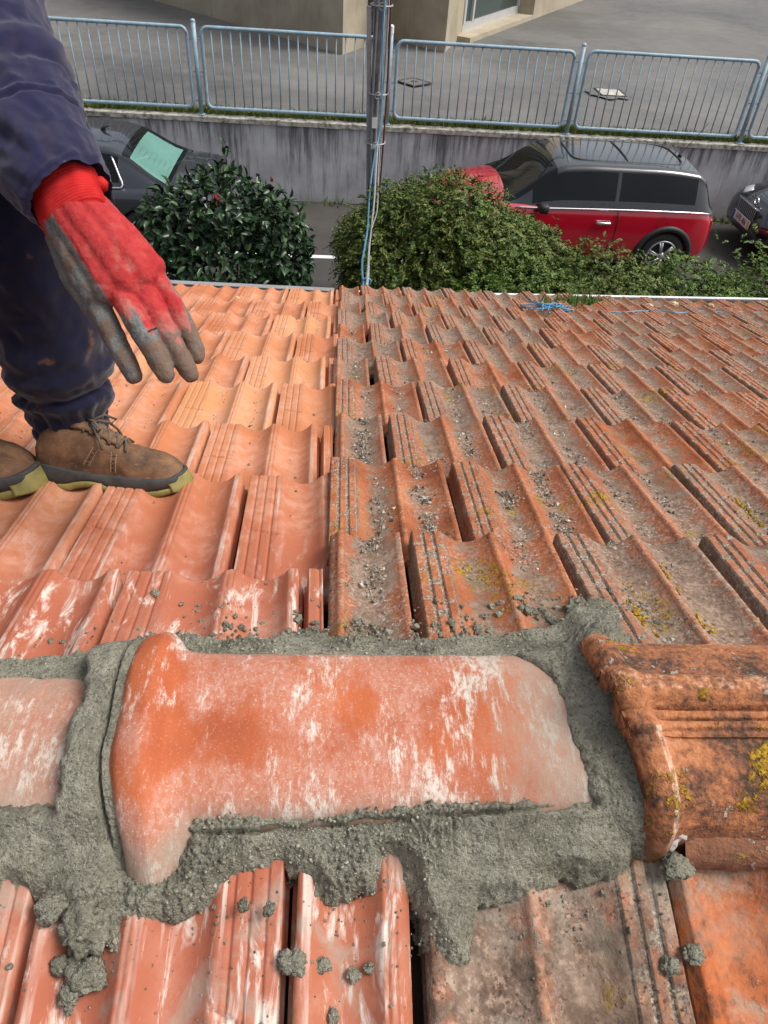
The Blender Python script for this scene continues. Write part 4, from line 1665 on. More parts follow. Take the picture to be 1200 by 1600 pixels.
# mustard lichen crusts standing on the old tiles next to the old ridge tile
lp_ = []
for px, py, sx_, sy_, n_ in ((1000, 925, 12, 10, 90), (1030, 955, 12, 12, 110), (1052, 985, 13, 8, 90), (992, 975, 12, 9, 70), (1110, 985, 20, 7, 70), (1150, 992, 14, 4, 50), (1015, 940, 16, 16, 60), (1178, 820, 16, 6, 45), (1150, 800, 9, 6, 30)):
    for _ in range(n_):
        qx, qy = px + rng.normal(0, sx_), py + rng.normal(0, sy_)
        b_ = far_px(qx, qy, 0.006)
        s_ = (b_.y - P0.y) / CA
        row = next((k for k in range(len(old_rows) - 1) if old_rows[k] <= s_ < old_rows[k + 1]), 0)
        xl = (b_.x - (0.112 if row % 2 == 0 else -0.004)) % 0.22
        r_ = rng.uniform(0.0012, 0.0032)
        h_ = 0.8 * prof_old(xl, 0.03, 0)[0] + RISE * (s_ - old_rows[row]) / (old_rows[row + 1] - old_rows[row])
        lp_.append((far_pt(b_.x, s_, h_ + r_ * 0.2), r_))
debris('lichen_crust', lp_, M['crust'])


def tile_h(kind, xl):
    return FLAT[kind] * (prof_old(xl, 0.03, 0)[0] if kind == 'old' else prof_new(xl, 0.05, 0)[0])


# pale grit lying in the pans of the old tiles
pts = []
for (x, s0, s1, half) in OLD_TILES:
    for pa, pb, cx in ((0.062, 0.118, 0.092), (0.136, 0.202, 0.168)):
        if half and cx < 0.12:
            continue
        depth = far_pt(x + cx, (s0 + s1) / 2)
        dist = (depth - CAM).length
        dens = max(0.0, 0.55 + 1.0 * noise.noise(Vector((x * 5.3 + cx * 9, s0 * 3.1, 4.0))))
        if x < 0.5 and s1 < 1.0:
            dens += 0.55
        cnt = int((1000 if x < 0.5 else 650) * dens * min(1.0, 1.2 / dist + 0.15))
        for _ in range(cnt):
            c0 = cx + rng.normal(0, 0.009) + 0.006 * math.sin(s0 * 30 + _)
            if not pa < c0 < pb:
                continue
            s = rng.uniform(s0, s1)
            if noise.noise(Vector((x * 9 + cx * 40, s * 17, 1.5))) < -0.12:
                continue
            r = min(abs(rng.lognormal(math.log(0.0009), 0.6)), 0.0042) * (1 + 0.25 * dist * 0.3)
            h = tile_h('old', c0) + RISE * (s - s0) / (s1 - s0) + r * 0.5
            pts.append((far_pt(x + c0, s, h), r))
for (x, s0, s1) in NEW_TILES:
    for cx in (0.100, 0.186):
        q0 = noise.noise(Vector((x * 3.3 + cx * 11, s0 * 1.3, 7.0)))
        if q0 < -0.05 or not 0.25 < s0 < 2.4:
            continue
        for _ in range(int(150 * (q0 + 0.25))):
            c0 = cx + rng.normal(0, 0.007) - 0.008
            s = rng.uniform(s0, s1)
            if x + c0 > -0.02 or noise.noise(Vector((x * 9 + cx * 40, s * 11, 3.5))) < -0.05:
                continue
            r = min(rng.lognormal(math.log(0.0010), 0.45), 0.003)
            pts.append((far_pt(x + c0, s, tile_h('new', c0) + RISE * (s - s0) / (s1 - s0) + r * 0.4 + NEW_DROP), r))
debris('roof_grit', pts, M['grit'], vs=OCT_V, fs=OCT_F)

# grey crumbs dropped on the new tiles and around the bedding
pts = []
for (x, s0, s1) in NEW_TILES:
    if s0 > 2.2:
        continue
    for cx in (0.10, 0.186):
        dens = max(0, 0.15 + 0.9 * noise.noise(Vector((x * 4.1 + cx * 7, s0 * 2.3, 9.0))))
        if x > -0.32 and s0 < 0.3:
            dens += 0.35
        for _ in range(int(60 * dens)):
            c0 = cx + rng.normal(0, 0.012)
            if x + c0 > -0.012:
                continue
            s = rng.uniform(s0, s1)
            r = min(abs(rng.lognormal(math.log(0.0009), 0.6)), 0.0036)
            h = tile_h('new', min(max(c0, 0), 0.2395)) + RISE * (s - s0) / (s1 - s0) + r * 0.4
            pts.append((far_pt(x + c0, s, h + NEW_DROP), r))
for _ in range(900):
    # beside the far fillet
    x = rng.uniform(-0.36, 0.42)
    v = 0.190 + abs(rng.normal(0, 0.035)) + (0.05 if x > 0.2 else 0) - (0.05 if x < -0.2 else 0)
    r = min(abs(rng.lognormal(math.log(0.0018), 0.5)), 0.006)
    s = v - (P0.y - RIDGE_Y) / CA
    # height over the tile below
    if x > 0:
        xl = (x + 0.108) % 0.22
        h = tile_h('old', xl) + RISE * (s + 0.33) / 0.33
    else:
        xl = (x + 0.275) % 0.24
        h = tile_h('new', min(xl, 0.2395)) + RISE * (s + 0.46) / 0.37 + NEW_DROP
    pts.append((far_pt(x, s, h + r * 0.4), r))
for _ in range(520):
    x = rng.uniform(-0.33, 0.42)
    v = 0.11 + abs(rng.normal(0, 0.050))
    r = min(abs(rng.lognormal(math.log(0.0007), 0.55)), 0.0032)
    xo = 0.308 if x > 0.079 else (0.180 if x > -0.035 else (-0.035 if x > -0.247 else -0.247))
    kind = 'old' if x > 0.079 else 'new'
    xl = (xo - x) / (1.03 if kind == 'old' else 0.885)
    if not 0 <= xl < 0.2395:
        continue
    h = tile_h(kind, min(xl, 0.2195 if kind == 'old' else 0.2395)) + LIFT + 0.004 + RISE * (v - 0.045) / 0.40
    pts.append((near_s(x, v, h + r * 0.5), r))
debris('mortar_crumbs', pts, M['mortar'], vs=np.array([v[:] for v in ICO2_V]), fs=ICO2_F, amp=0.22)

# moss tuft by the gutter and pale pebbles
mv, mf = [], []
for i in range(420):
    c0 = far_px(900 + rng.normal(0, 22), 476 + rng.normal(0, 3.0), 0.02)
    h, a, wd = rng.uniform(0.02, 0.06), rng.uniform(0, 6.28), 0.006
    n0 = len(mv)
    mv += [c0 + Vector((-math.cos(a) * wd, -math.sin(a) * wd, -0.01)), c0 + Vector((math.cos(a) * wd, math.sin(a) * wd, -0.01)), c0 + Vector((rng.normal(0, .02), rng.normal(0, .02), h))]
    mf.append((n0, n0 + 1, n0 + 2))
tag(pyd('moss', mv, mf, M['moss'], sm=False), kind='stuff')
lump(far_px(1041, 583, 0.030), 0.020, 61, 'long cream scrap of foam lying on the old tiles', FN, name='foam_scrap', m=M['foam'], cat='foam scrap', group=None, flat=0.6)
lump(far_px(566, 591, 0.010), 0.011, 63, 'cream pebble in the first old pan beside the new tiles', FN, name='pebble', m=M['foam'], cat='pebble', group='pale pebbles')
for i, (px, py, lb) in enumerate([(1014, 478, 'white pebble near the gutter above the blue cord, leftmost of three'), (1054, 475, 'white pebble near the gutter, middle of three'),
                                  (1111, 478, 'white pebble near the gutter, rightmost of three')]):
    lump(far_px(px, py, 0.03), 0.016, 71 + i, lb, FN, name='pebble', m=M['stone'], cat='pebble', group='pale pebbles')
lump(far_px(371, 466, 0.02), 0.012, 81, 'pale pebble on the clean orange tiles near the grey gutter', FN, name='pebble', m=M['stone'], cat='pebble', group='pale pebbles')

# ------------------------------------------------------------------ gutters along the eaves
def gutter(name, pa, pb, m, label, lip):
    """half-round channel whose outer lip runs from pa to pb"""
    pa, pb = Vector(pa), Vector(pb)
    root = empty(name, pa, label, 'gutter')
    prof = []
    for q in range(13):
        a = math.pi * q / 12
        prof.append((-0.05 - 0.05 * math.cos(a), -0.05 * math.sin(a) - 0.004))
    out = [(-0.05 + (y_ + 0.05) * 1.05, pz - 0.0025) for y_, pz in prof[::-1]]
    prof = prof + out
    k = len(prof)
    vs = [Vector((e.x - pa.x, e.y - pa.y + a, e.z - pa.z + b_)) for e in (pa, pb) for a, b_ in prof]
    fs = [(j, (j + 1) % k, k + (j + 1) % k, k + j) for j in range(k)]
    pyd('channel', vs, fs, M['dark_iron'], root, sm=True)  # dark colour paints the shade inside the channel
    lp = [(0.0, 0.004), (lip, 0.004), (lip + 0.003, 0.001), (lip + 0.003, -0.010), (lip, -0.012), (lip, -0.002), (0.0, -0.002)]
    k = len(lp)
    vs = [Vector((e.x - pa.x, e.y - pa.y + a, e.z - pa.z + b_)) for e in (pa, pb) for a, b_ in lp]
    fs = [(j, (j + 1) % k, k + (j + 1) % k, k + j) for j in range(k)] + [tuple(range(k))[::-1], tuple(range(k, 2 * k))]
    pyd('lip', vs, fs, m, root, sm=False)
    return root


ga, gb = at_z(270, 444, 2.205), at_z(522, 456, 2.205)
gd = (gb - ga) / (gb.x - ga.x)
gutter('eave_gutter', ga + gd * (X0 - ga.x), gb, M['gutter_grey'], 'grey metal gutter along the eave of the renewed roof half', 0.040)
ga, gb = at_z(528, 457, 2.19), at_z(1200, 469, 2.19)
gd = (gb - ga) / (gb.x - ga.x)
gutter('eave_gutter', ga, ga + gd * (X1 - ga.x), M['white_paint'], 'gutter with white lip along the eave of the old roof half', 0.020)

# blue cord lying over the last course, with a tangle
pp = [far_px(x, y, 0.030) for x, y in ((935, 486), (965, 488), (1000, 486), (1030, 485), (1060, 489), (1095, 486), (1125, 488), (1160, 487), (1200, 489), (1300, 491))]
def wire(name, pts, r, m, parent=None, n=7, sub=6):
    P = [np.array(p) for p in pts]
    t = list(range(len(P)))
    q = catmull([(i,) + tuple(p) for i, p in enumerate(P)], np.linspace(0, len(P) - 1, (len(P) - 1) * sub + 1))
    b = MB().tube([Vector(v[1:]) for v in q], r, n)
    return b.build(name, m, parent, sm=True)


o = wire('cord', pp, 0.003, M['cable_blue'])
tag(o, 'thin blue cord stretched across the last course of old tiles', 'cord')
rt_ = empty('cord_tangle', far_px(862, 478, 0.05), 'tangle of bright blue cord lying on the old tiles near the gutter', 'cord')
for k in range(6):
    q = []
    for j in range(7):
        q.append(far_px(860 + rng.normal(0, 15) * (1 if k else 1.7), 477 + rng.normal(0, 3.6), 0.030 + rng.uniform(0, 0.035)) - rt_.location)
    wire('loop', q, 0.0028, M['cable_blue'], rt_)


def pin(root):
    """children were modelled in world space: move their meshes into the root's frame"""
    inv = Matrix.Translation(-root.location)
    for c in root.children:
        if c.type == 'MESH':
            c.data.transform(inv)


pin(mb)
bpy.context.view_layer.update()

# ------------------------------------------------------------------ utility pole, steel post, drop cables
PY = 8.35
pb, ptop = at_y(581, 330, PY), at_y(597, 0, PY)
ax = (ptop - pb)
base = pb + ax * ((0 - pb.z) / ax.z)
top = pb + ax * ((8.0 - pb.z) / ax.z)
up_ = empty('utility_pole', base, 'dark weathered utility pole wrapped in cables behind the bushes', 'utility pole')


def along_pole(z):
    return base + (top - base) * (z / 8.0)


v, f = [], []
nz_, na = 60, 20
for i in range(nz_):
    z = 8.0 * i / (nz_ - 1)
    c = along_pole(z)
    r = 0.074 - 0.016 * z / 8
    for a in range(na):
        t = 2 * math.pi * a / na
        rr = r * (1 + 0.05 * noise.noise(Vector((math.cos(t) * 3, math.sin(t) * 3, z * 0.4))))
        v.append((c.x + rr * math.cos(t), c.y + rr * math.sin(t), c.z))
pyd('shaft', v, grid_faces(nz_, na, True), M['pole'], up_)
for k, (dx, dy, m, r) in enumerate(((-0.035, -0.085, 'cable_grey', .012), (0.01, -0.095, 'galv', .014), (0.05, -0.078, 'cable_grey', .009), (0.080, -0.045, 'rust', .010), (-0.065, -0.055, 'galv', .007))):
    pts = [along_pole(z) + Vector((dx + 0.012 * math.sin(z * 2.1 + k), dy, 0)) for z in np.linspace(0.6 if k else 1.2, 7.5, 24)]
    wire('cable', pts, r, M[m], up_, n=6, sub=2)
for z in (1.72, 2.18, 2.92):
    c = along_pole(z)
    MB().tube([(c.x + 0.103 * math.cos(a), c.y + 0.103 * math.sin(a), z) for a in np.linspace(0, 2 * math.pi, 20)], 0.009, 6).build('clamp_band', M['galv'], up_, sm=True)
    MB().tube([(c.x + 0.0 + 0.03 * math.cos(a), c.y - 0.125, z + 0.03 * math.sin(a)) for a in np.linspace(0, 2 * math.pi, 16)], 0.006, 6).build('cable_eye', M['cable_grey'], up_, sm=True)
for z, hh in ((1.93, 0.10), (1.70, 0.045)):
    c = along_pole(z)
    o = MB().box((c.x - 0.02, c.y - 0.108, z), (0.052, 0.006, hh)).build('number_tag', M['plate_id'], up_)
    if hh > 0.05:
        b = MB()
        for q, (du, dz, su, sz, ang) in enumerate(((-.008, .022, .006, .03, .5), (.008, .022, .006, .03, -.5), (0, -.012, .022, .006, 0), (.006, -.03, .006, .018, .3))):
            b.box((c.x - 0.02 + du, c.y - 0.1125, z + dz), (su, 0.003, sz), Matrix.Rotation(ang, 3, 'Y'))
        b.build('tag_mark', M['ink'], o)
pin(up_)

s0_, s1_ = at_y(575.5, 300, PY - 0.03), at_y(577, 9, PY - 0.03)
sx_ = s1_ - s0_
sb = s0_ + sx_ * ((0 - s0_.z) / sx_.z)
st_ = empty('steel_post', sb, 'slim grey square steel post standing beside the utility pole', 'post')
b = MB()
n_ = (s1_ - sb).normalized()
q_ = n_.to_track_quat('Z', 'Y').to_matrix()
b.box((s1_ - sb) / 2, (0.045, 0.045, (s1_ - sb).length), q_, bev=0.004)
b.build('square_tube', M['galv'], st_)
MB().box((0, 0, 0.006), (0.14, 0.14, 0.012)).build('base_plate', M['galv'], st_)

# blue service cable from the pole down to the eave
bc = empty('service_cable', along_pole(2.2), 'bright blue service cable hanging from the utility pole to the roof edge', 'cable')
pts = [along_pole(7.0) + Vector((0.02, -0.12, 0)), along_pole(4.5) + Vector((0.02, -0.13, 0)), along_pole(3.35) + Vector((0.03, -0.13, 0)), at_y(599, 35, PY - 0.14), at_y(597, 100, PY - 0.14),
       at_y(597, 150, PY - 0.16), at_y(593, 205, PY - 0.2), at_y(586, 240, 8.0), at_y(580, 280, 7.6), at_y(576.5, 320, 7.0), at_y(574.5, 355, 6.3), at_y(570, 385, 5.6), at_y(566, 410, 4.9), at_y(566.5, 430, 4.4), at_y(568, 445, 4.0), at_y(566, 456, 3.85)]
wire('blue_line', pts, 0.0075, M['cable_blue'], bc)
pts = [at_y(591, 215, PY - 0.15), at_y(588, 260, 7.7), at_y(585, 310, 6.9), at_y(581, 350, 6.0), at_y(577, 385, 5.2), at_y(575, 420, 4.4), at_y(573, 446, 3.9)]
wire('grey_line', pts, 0.008, M['cable_grey'], bc)
pts = [at_y(593, 225, PY - 0.15), at_y(591, 290, 7.4), at_y(589, 330, 6.4), at_y(580, 360, 5.7), at_y(577, 395, 5.0), at_y(576, 430, 4.2), at_y(574, 446, 3.9)]
wire('grey_line', pts, 0.005, M['cable_grey'], bc)
pts = [at_y(565 + 2, 436, 4.15)] + [at_y(573.5 + 5.5 * math.cos(a), 440 + 5.5 * math.sin(a), 4.1) for a in np.linspace(3.6, 9.2, 10)]
wire('loop_end', pts, 0.006, M['cable_blue'], bc)
pin(bc)
bpy.context.view_layer.update()

# ------------------------------------------------------------------ shrubs
def blob_points(blobs, n, shell=0.35):
    """points scattered in the outer shell of a union of ellipsoids, with outward normals"""
    B = np.array(blobs, float)      # cx cy cz rx ry rz
    area = (B[:, 3] * B[:, 4] + B[:, 4] * B[:, 5] + B[:, 3] * B[:, 5])
    idx = rng.choice(len(B), n, p=area / area.sum())
    d = rng.normal(size=(n, 3))
    d /= np.linalg.norm(d, axis=1)[:, None]
    rad = 1 - shell * rng.random(n) ** 1.6
    wob = np.array([1 + 0.16 * noise.noise(Vector(x) * 2.2 + Vector((i, 0, 0))) for x, i in zip(d, idx)])
    p = B[idx, :3] + d * B[idx, 3:] * (rad * wob)[:, None]
    nrm = d / B[idx, 3:]
    nrm /= np.linalg.norm(nrm, axis=1)[:, None]
    keep = np.ones(n, bool)
    for k in range(len(B)):
        q = (p - B[k, :3]) / B[k, 3:]
        keep &= ~((np.linalg.norm(q, axis=1) < 0.62) & (idx != k))
    keep &= p[:, 2] > 0.03
    return p[keep], nrm[keep]


def leaf_mesh(name, P, N, ln, wd, m, parent, droop=0.25, fold=0.35, cup=0.0):
    n = len(P)
    r = rng.normal(size=(n, 3))
    d = N * 0.55 + r * 0.6
    d[:, 2] -= droop
    d /= np.linalg.norm(d, axis=1)[:, None]
    up = N + rng.normal(size=(n, 3)) * 0.45 + np.array([0, 0, 0.5])
    s = np.cross(d, up)
    s /= np.linalg.norm(s, axis=1)[:, None] + 1e-9
    u = np.cross(s, d)
    L_ = (ln * rng.uniform(0.7, 1.25, n))[:, None]
    W_ = (wd * rng.uniform(0.75, 1.2, n))[:, None]
    b = P
    c1 = P + d * L_ * 0.33 - u * L_ * 0.02
    c2 = P + d * L_ * 0.68 - u * L_ * 0.05
    t = P + d * L_ - u * L_ * 0.16
    l1, r1 = c1 + s * W_ * 0.46 + u * W_ * fold, c1 - s * W_ * 0.46 + u * W_ * fold
    l2, r2 = c2 + s * W_ * 0.38 + u * W_ * fold * 0.8, c2 - s * W_ * 0.38 + u * W_ * fold * 0.8
    V_ = np.stack([b, c1, c2, t, l1, r1, l2, r2], 1).reshape(-1, 3)
    F = np.array([(0, 1, 4), (0, 5, 1), (1, 2, 6), (1, 6, 4), (1, 5, 7), (1, 7, 2), (2, 3, 6), (2, 7, 3)])
    F = (F[None] + (np.arange(n) * 8)[:, None, None]).reshape(-1, 3)
    me = bpy.data.meshes.new(name)
    me.from_pydata(V_.tolist(), [], F.tolist())
    smooth(me)
    me.materials.append(m)
    return link(name, me, parent)


cam_b = empty('camellia_bush', (-1.02, 6.35, 0), 'rounded dark glossy-leaved camellia bush beyond the grey gutter', 'bush')
cb_blobs = [(-0.05, 0, 1.05, .58, .50, .66), (-.42, -.02, 1.08, .36, .38, .55), (.36, .02, 1.10, .36, .38, .54), (.02, .05, 1.66, .42, .36, .32), (-.34, .0, 1.55, .34, .32, .30),
            (.42, .0, 1.55, .32, .3, .28), (.56, 0, 1.30, .2, .25, .3), (-.56, 0, 1.30, .22, .25, .28), (-.1, -.1, .55, .62, .45, .5), (.45, -.15, .75, .30, .32, .5), (-.5, -.1, .7, .3, .3, .5), (.55, 0, 1.12, .16, .2, .3), (-.62, 0, 1.2, .14, .2, .22)]
P_, N_ = blob_points(cb_blobs, 9800, 0.45)
leaf_mesh('foliage', P_, N_, 0.088, 0.046, M['camellia'], cam_b)
# shoots that stand above the crown
sp, sn = [], []
br = MB()
for (x, y, z, h) in ((.03, 0, 1.90, .28), (-.12, 0, 1.85, .16), (-.28, .02, 1.62, .18), (.30, 0, 1.60, .20), (.44, .02, 1.55, .16), (.20, 0, 1.72, .16), (-.42, 0, 1.5, .15), (.6, 0, 1.3, .14)):
    br.tube([(x, y, z - 0.35), (x + 0.02, y, z), (x + 0.03, y, z + h)], [0.010, 0.007, 0.003], 6)
    for q in range(16):
        t = q / 15
        sp.append((x + 0.025 + rng.normal(0, .018), y + rng.normal(0, .02), z - 0.06 + (h + 0.06) * t))
        a = q * 2.4
        sn.append((math.cos(a), math.sin(a), 0.5))
leaf_mesh('shoot_leaves', np.array(sp), np.array(sn), 0.085, 0.038, M['camellia'], cam_b, droop=-0.1)
for k in range(9):
    a = k * 0.7
    br.tube([(0.05 * math.cos(a), 0.05 * math.sin(a), 0), (0.16 * math.cos(a), 0.15 * math.sin(a), 0.5), (0.42 * math.cos(a), 0.3 * math.sin(a), 1.15)], [0.025, 0.018, 0.008], 7)
br.build('branches', M['bark'], cam_b, sm=True)
# buds and the one faded red flower
bd_ = MB()
for i in rng.choice(len(P_), 90, replace=False):
    if P_[i][1] < 0.1:
        p = P_[i] + N_[i] * 0.03
        bd_.tube([p, p + N_[i] * 0.012, p + N_[i] * 0.022], [0.006, 0.008, 0.002], 6)
bd_.build('buds', plain('bud_olive', (0.20, 0.16, 0.07), 0.6), cam_b, sm=True)
fl = []
fc = at_y(424, 281, 6.15) - cam_b.location
for q in range(9):
    fl.append(np.array(fc) + rng.normal(0, 0.007, 3))
leaf_mesh('flower', np.array(fl), rng.normal(size=(9, 3)), 0.022, 0.018, plain('petal_red', (0.22, 0.025, 0.02), 0.6, var=0.3), cam_b)
fl = [np.array(at_y(326, 334, 5.85) - cam_b.location) + rng.normal(0, .004, 3) for _ in range(2)]
leaf_mesh('pale_leaf', np.array(fl), np.array([[0, -1, .4], [0, -1, .6]]), 0.075, 0.05, plain('young_leaf', (0.19, 0.34, 0.12), 0.4, var=0.1), cam_b)


def frond_mesh(name, P, N, ln, m, parent, k=7, wd=0.010):
    """feathery sprays: a bent axis with pairs of narrow leaflets"""
    n = len(P)
    d = N * 0.8 + rng.normal(size=(n, 3)) * 0.55 + np.array([0, 0, 0.22])
    d /= np.linalg.norm(d, axis=1)[:, None]
    s = np.cross(d, np.array([0, 0, 1.0]) + rng.normal(size=(n, 3)) * 0.35)
    s /= np.linalg.norm(s, axis=1)[:, None] + 1e-9
    L_ = (ln * rng.uniform(0.6, 1.4, n))[:, None]
    V_, cnt = [], 0
    for j in range(k):
        t = (j + 0.6) / k
        base_ = P + d * L_ * t - np.array([0, 0, 1.0]) * (L_ * 0.45 * t * t)
        dd = d - np.array([0, 0, 1.0]) * (0.9 * t)
        ll = L_ * 0.36 * (1 - 0.55 * t)
        for sg in (-1, 1):
            tip = base_ + (s * sg * 0.85 + dd * 0.55 + rng.normal(size=(n, 3)) * 0.22) * ll
            mid = (base_ + tip) / 2
            w_ = np.cross(tip - base_, N + rng.normal(size=(n, 3)) * 0.3)
            w_ /= np.linalg.norm(w_, axis=1)[:, None] + 1e-9
            V_ += [base_, mid + w_ * wd, tip, mid - w_ * wd]
            cnt += 1
    A = np.stack(V_, 1).reshape(-1, 3)
    F = (np.array([0, 1, 2, 3])[None] + (np.arange(n * cnt) * 4)[:, None])
    me = bpy.data.meshes.new(name)
    me.from_pydata(A.tolist(), [], F.tolist())
    me.materials.append(m)
    return link(name, me, parent)


hg = empty('feathery_shrub', (1.0, 7.1, 0), 'large feathery yellow-green shrub in front of the red car', 'shrub')
hb = [(-.30, 0, .85, .62, .55, .78), (.25, .05, 1.0, .66, .6, .72), (.72, .0, .95, .55, .55, .68), (-.02, .0, 1.52, .46, .44, .36), (.42, .0, 1.27, .40, .42, .32), (-.62, 0, .95, .40, .42, .56),
      (-.45, .1, 1.42, .36, .36, .30), (1.02, -.05, .75, .44, .45, .60), (-.1, -.25, .5, 1.0, .4, .5), (-.74, 0, 1.20, .28, .3, .34), (.86, 0, 1.16, .30, .36, .28)]
hb += [(rng.uniform(-.85, 1.1), rng.uniform(-.2, .2), rng.uniform(.95, 1.55) - abs(0.1) * k_ * 0.0, .16, .16, .17) for k_ in range(9)]
hb = [b_ for b_ in hb if b_[2] + b_[5] < 1.95 - 0.55 * max(0, b_[0] - 0.1)]
hb = [(b_[0], b_[1], b_[2] * .955, b_[3], b_[4], b_[5] * .97) for b_ in hb]
P_, N_ = blob_points(hb, 17500, 0.6)
frond_mesh('foliage', P_, N_, 0.12, M['fern'], hg, k=7, wd=0.0085)
wp, wn_ = [], []
for q in range(36):
    x = rng.uniform(-.75, 1.2)
    z = 1.12 + 0.41 * math.exp(-((x + 0.05) / 0.5) ** 2)
    for j in range(5):
        wp.append((x + rng.normal(0, .02), rng.normal(0, .15), z + j * 0.05 + rng.uniform(-.05, .08)))
        wn_.append((rng.normal(0, .5), rng.normal(0, .5), 1))
frond_mesh('tip_sprays', np.array(wp), np.array(wn_), 0.11, M['fern'], hg, k=6, wd=0.007)
br = MB()
for k in range(16):
    a = k * 0.9
    br.tube([(0.2 * math.cos(a), 0.1 * math.sin(a), 0), (0.5 * math.cos(a), 0.3 * math.sin(a), 0.6), (0.8 * math.cos(a), 0.45 * math.sin(a), 1.15)], [0.03, 0.016, 0.005], 6)
br.build('branches', M['bark'], hg, sm=True)

lows = [('low_shrub', 2.45, 6.6, .95, 'low feathery green shrub spreading right of the large feathery shrub, below the red car door', 'fern'),
        ('low_shrub', 3.30, 6.7, .85, 'low ferny shrub beyond the white gutter, below the red car wheel', 'fern_green'),
        ('low_shrub', 1.75, 6.45, .95, 'low ferny shrub at the foot of the large feathery shrub, its right side', 'fern_green'),
        ('low_shrub', 5.2, 6.9, .95, 'low ferny shrub at the right end of the row of shrubs', 'fern_green'),
        ('low_shrub', 4.25, 6.8, .95, 'low ferny shrub with tall sprigs in front of the black car', 'fern_green')]
for nm, x, y, r, lb, m in lows:
    root = empty(nm, (x, y, 0), lb, 'shrub', 'low shrubs along the street')
    zt = {1.75: 1.30, 2.45: 1.40, 3.30: 1.27, 4.25: 1.22, 5.2: 1.2}[x]
    bl = [(0, 0, zt * .5, .55, .45, zt * .52), (-.42, -.05, zt * .45, .40, .4, zt * .45), (.42, -.05, zt * .45, .40, .4, zt * .45), (0, -.5, zt * .35, .7, .5, zt * .55)]
    P_, N_ = blob_points(bl, 5200, 0.5)
    frond_mesh('foliage', P_, N_, 0.12, M[m], root, k=7, wd=0.0085)
    if 4 < x < 5:
        wp = [(rng.normal(-.25, .25), rng.normal(0, .2), zt * rng.uniform(.85, 1.22)) for _ in range(60)]
        frond_mesh('tip_sprays', np.array(wp), np.array([(rng.normal(0, .4), rng.normal(0, .4), 1) for _ in wp]), 0.12, M[m], root, k=6, wd=0.009)
    br = MB()
    for k in range(7):
        a = k * 0.9
        br.tube([(0.08 * math.cos(a), 0.08 * math.sin(a), 0), (0.35 * math.cos(a), 0.3 * math.sin(a), zt * .75)], [0.016, 0.005], 6)
    br.build('branches', M['bark'], root, sm=True)

# ------------------------------------------------------------------ cars
def split_loft(verts, faces_named, mats, parent):
    """one mesh per named group of faces"""
    groups = {}
    for f_, nme in faces_named:
        groups.setdefault(nme, []).append(f_)
    out = {}
    for nme, fs in groups.items():
        used = sorted(set(i for f_ in fs for i in f_))
        mp = {i: k for k, i in enumerate(used)}
        o = pyd(nme.split('#')[0], [verts[i] for i in used], [tuple(mp[i] for i in f_) for f_ in fs], mats[nme], parent)
        bm = bmesh.new()
        bm.from_mesh(o.data)
        bmesh.ops.recalc_face_normals(bm, faces=bm.faces[:])
        bm.to_mesh(o.data)
        bm.free()
        out[nme] = o
    return out


def body_loft(keys, nx=84):
    xs_ = np.linspace(keys[0][0], keys[-1][0], nx)
    rows = catmull(keys, xs_)
    verts = []
    for x, w, zb, zs, zt in rows:
        h = zs - zb
        half = [(0, zb), (w * .55, zb), (w * .90, zb + .01), (w * .965, zb + .06), (w * .985, zb + h * .22), (w, zb + h * .42), (w * 1.0, zb + h * .60), (w * .992, zb + h * .78),
                (w * .972, zs - .035), (w * .948, zs - .008), (w * .90, zs + .10 * (zt - zs)), (w * .72, zs + .5 * (zt - zs)), (w * .45, zs + .83 * (zt - zs)), (w * .2, zs + .97 * (zt - zs)), (0, zt)]
        half = resample(half, 34).tolist()
        loop = [(y, z) for y, z in half] + [(-y, z) for y, z in half[-2:0:-1]]
        verts += [(x, y, z) for y, z in loop]
    nv = len(verts) // nx
    faces = grid_faces(nx, nv, True)
    faces += [tuple(range(nv))[::-1], tuple(range((nx - 1) * nv, nx * nv))]
    return verts, faces


def boolean_cut(o, cutters):
    for cme in cutters:
        co = link('cutter', cme, o.parent)
        md = o.modifiers.new('cut', 'BOOLEAN')
        md.operation = 'DIFFERENCE'
        md.solver = 'EXACT'
        md.object = co
        dg = bpy.context.evaluated_depsgraph_get()
        dg.update()
        me = bpy.data.meshes.new_from_object(o.evaluated_get(dg))
        o.modifiers.clear()
        old = o.data
        o.data = me
        bpy.data.objects.remove(co)
        bpy.data.meshes.remove(old)
    # keep shading crisp at the cut
    smooth(o.data)


def cyl_mesh(x, y0, y1, z, r, n=40):
    b = MB()
    b.tube([(x, y0, z), (x, y1, z)], r, n)
    bmesh.ops.recalc_face_normals(b.bm, faces=b.bm.faces[:])
    me = bpy.data.meshes.new('cyl')
    b.bm.to_mesh(me)
    b.bm.free()
    return me


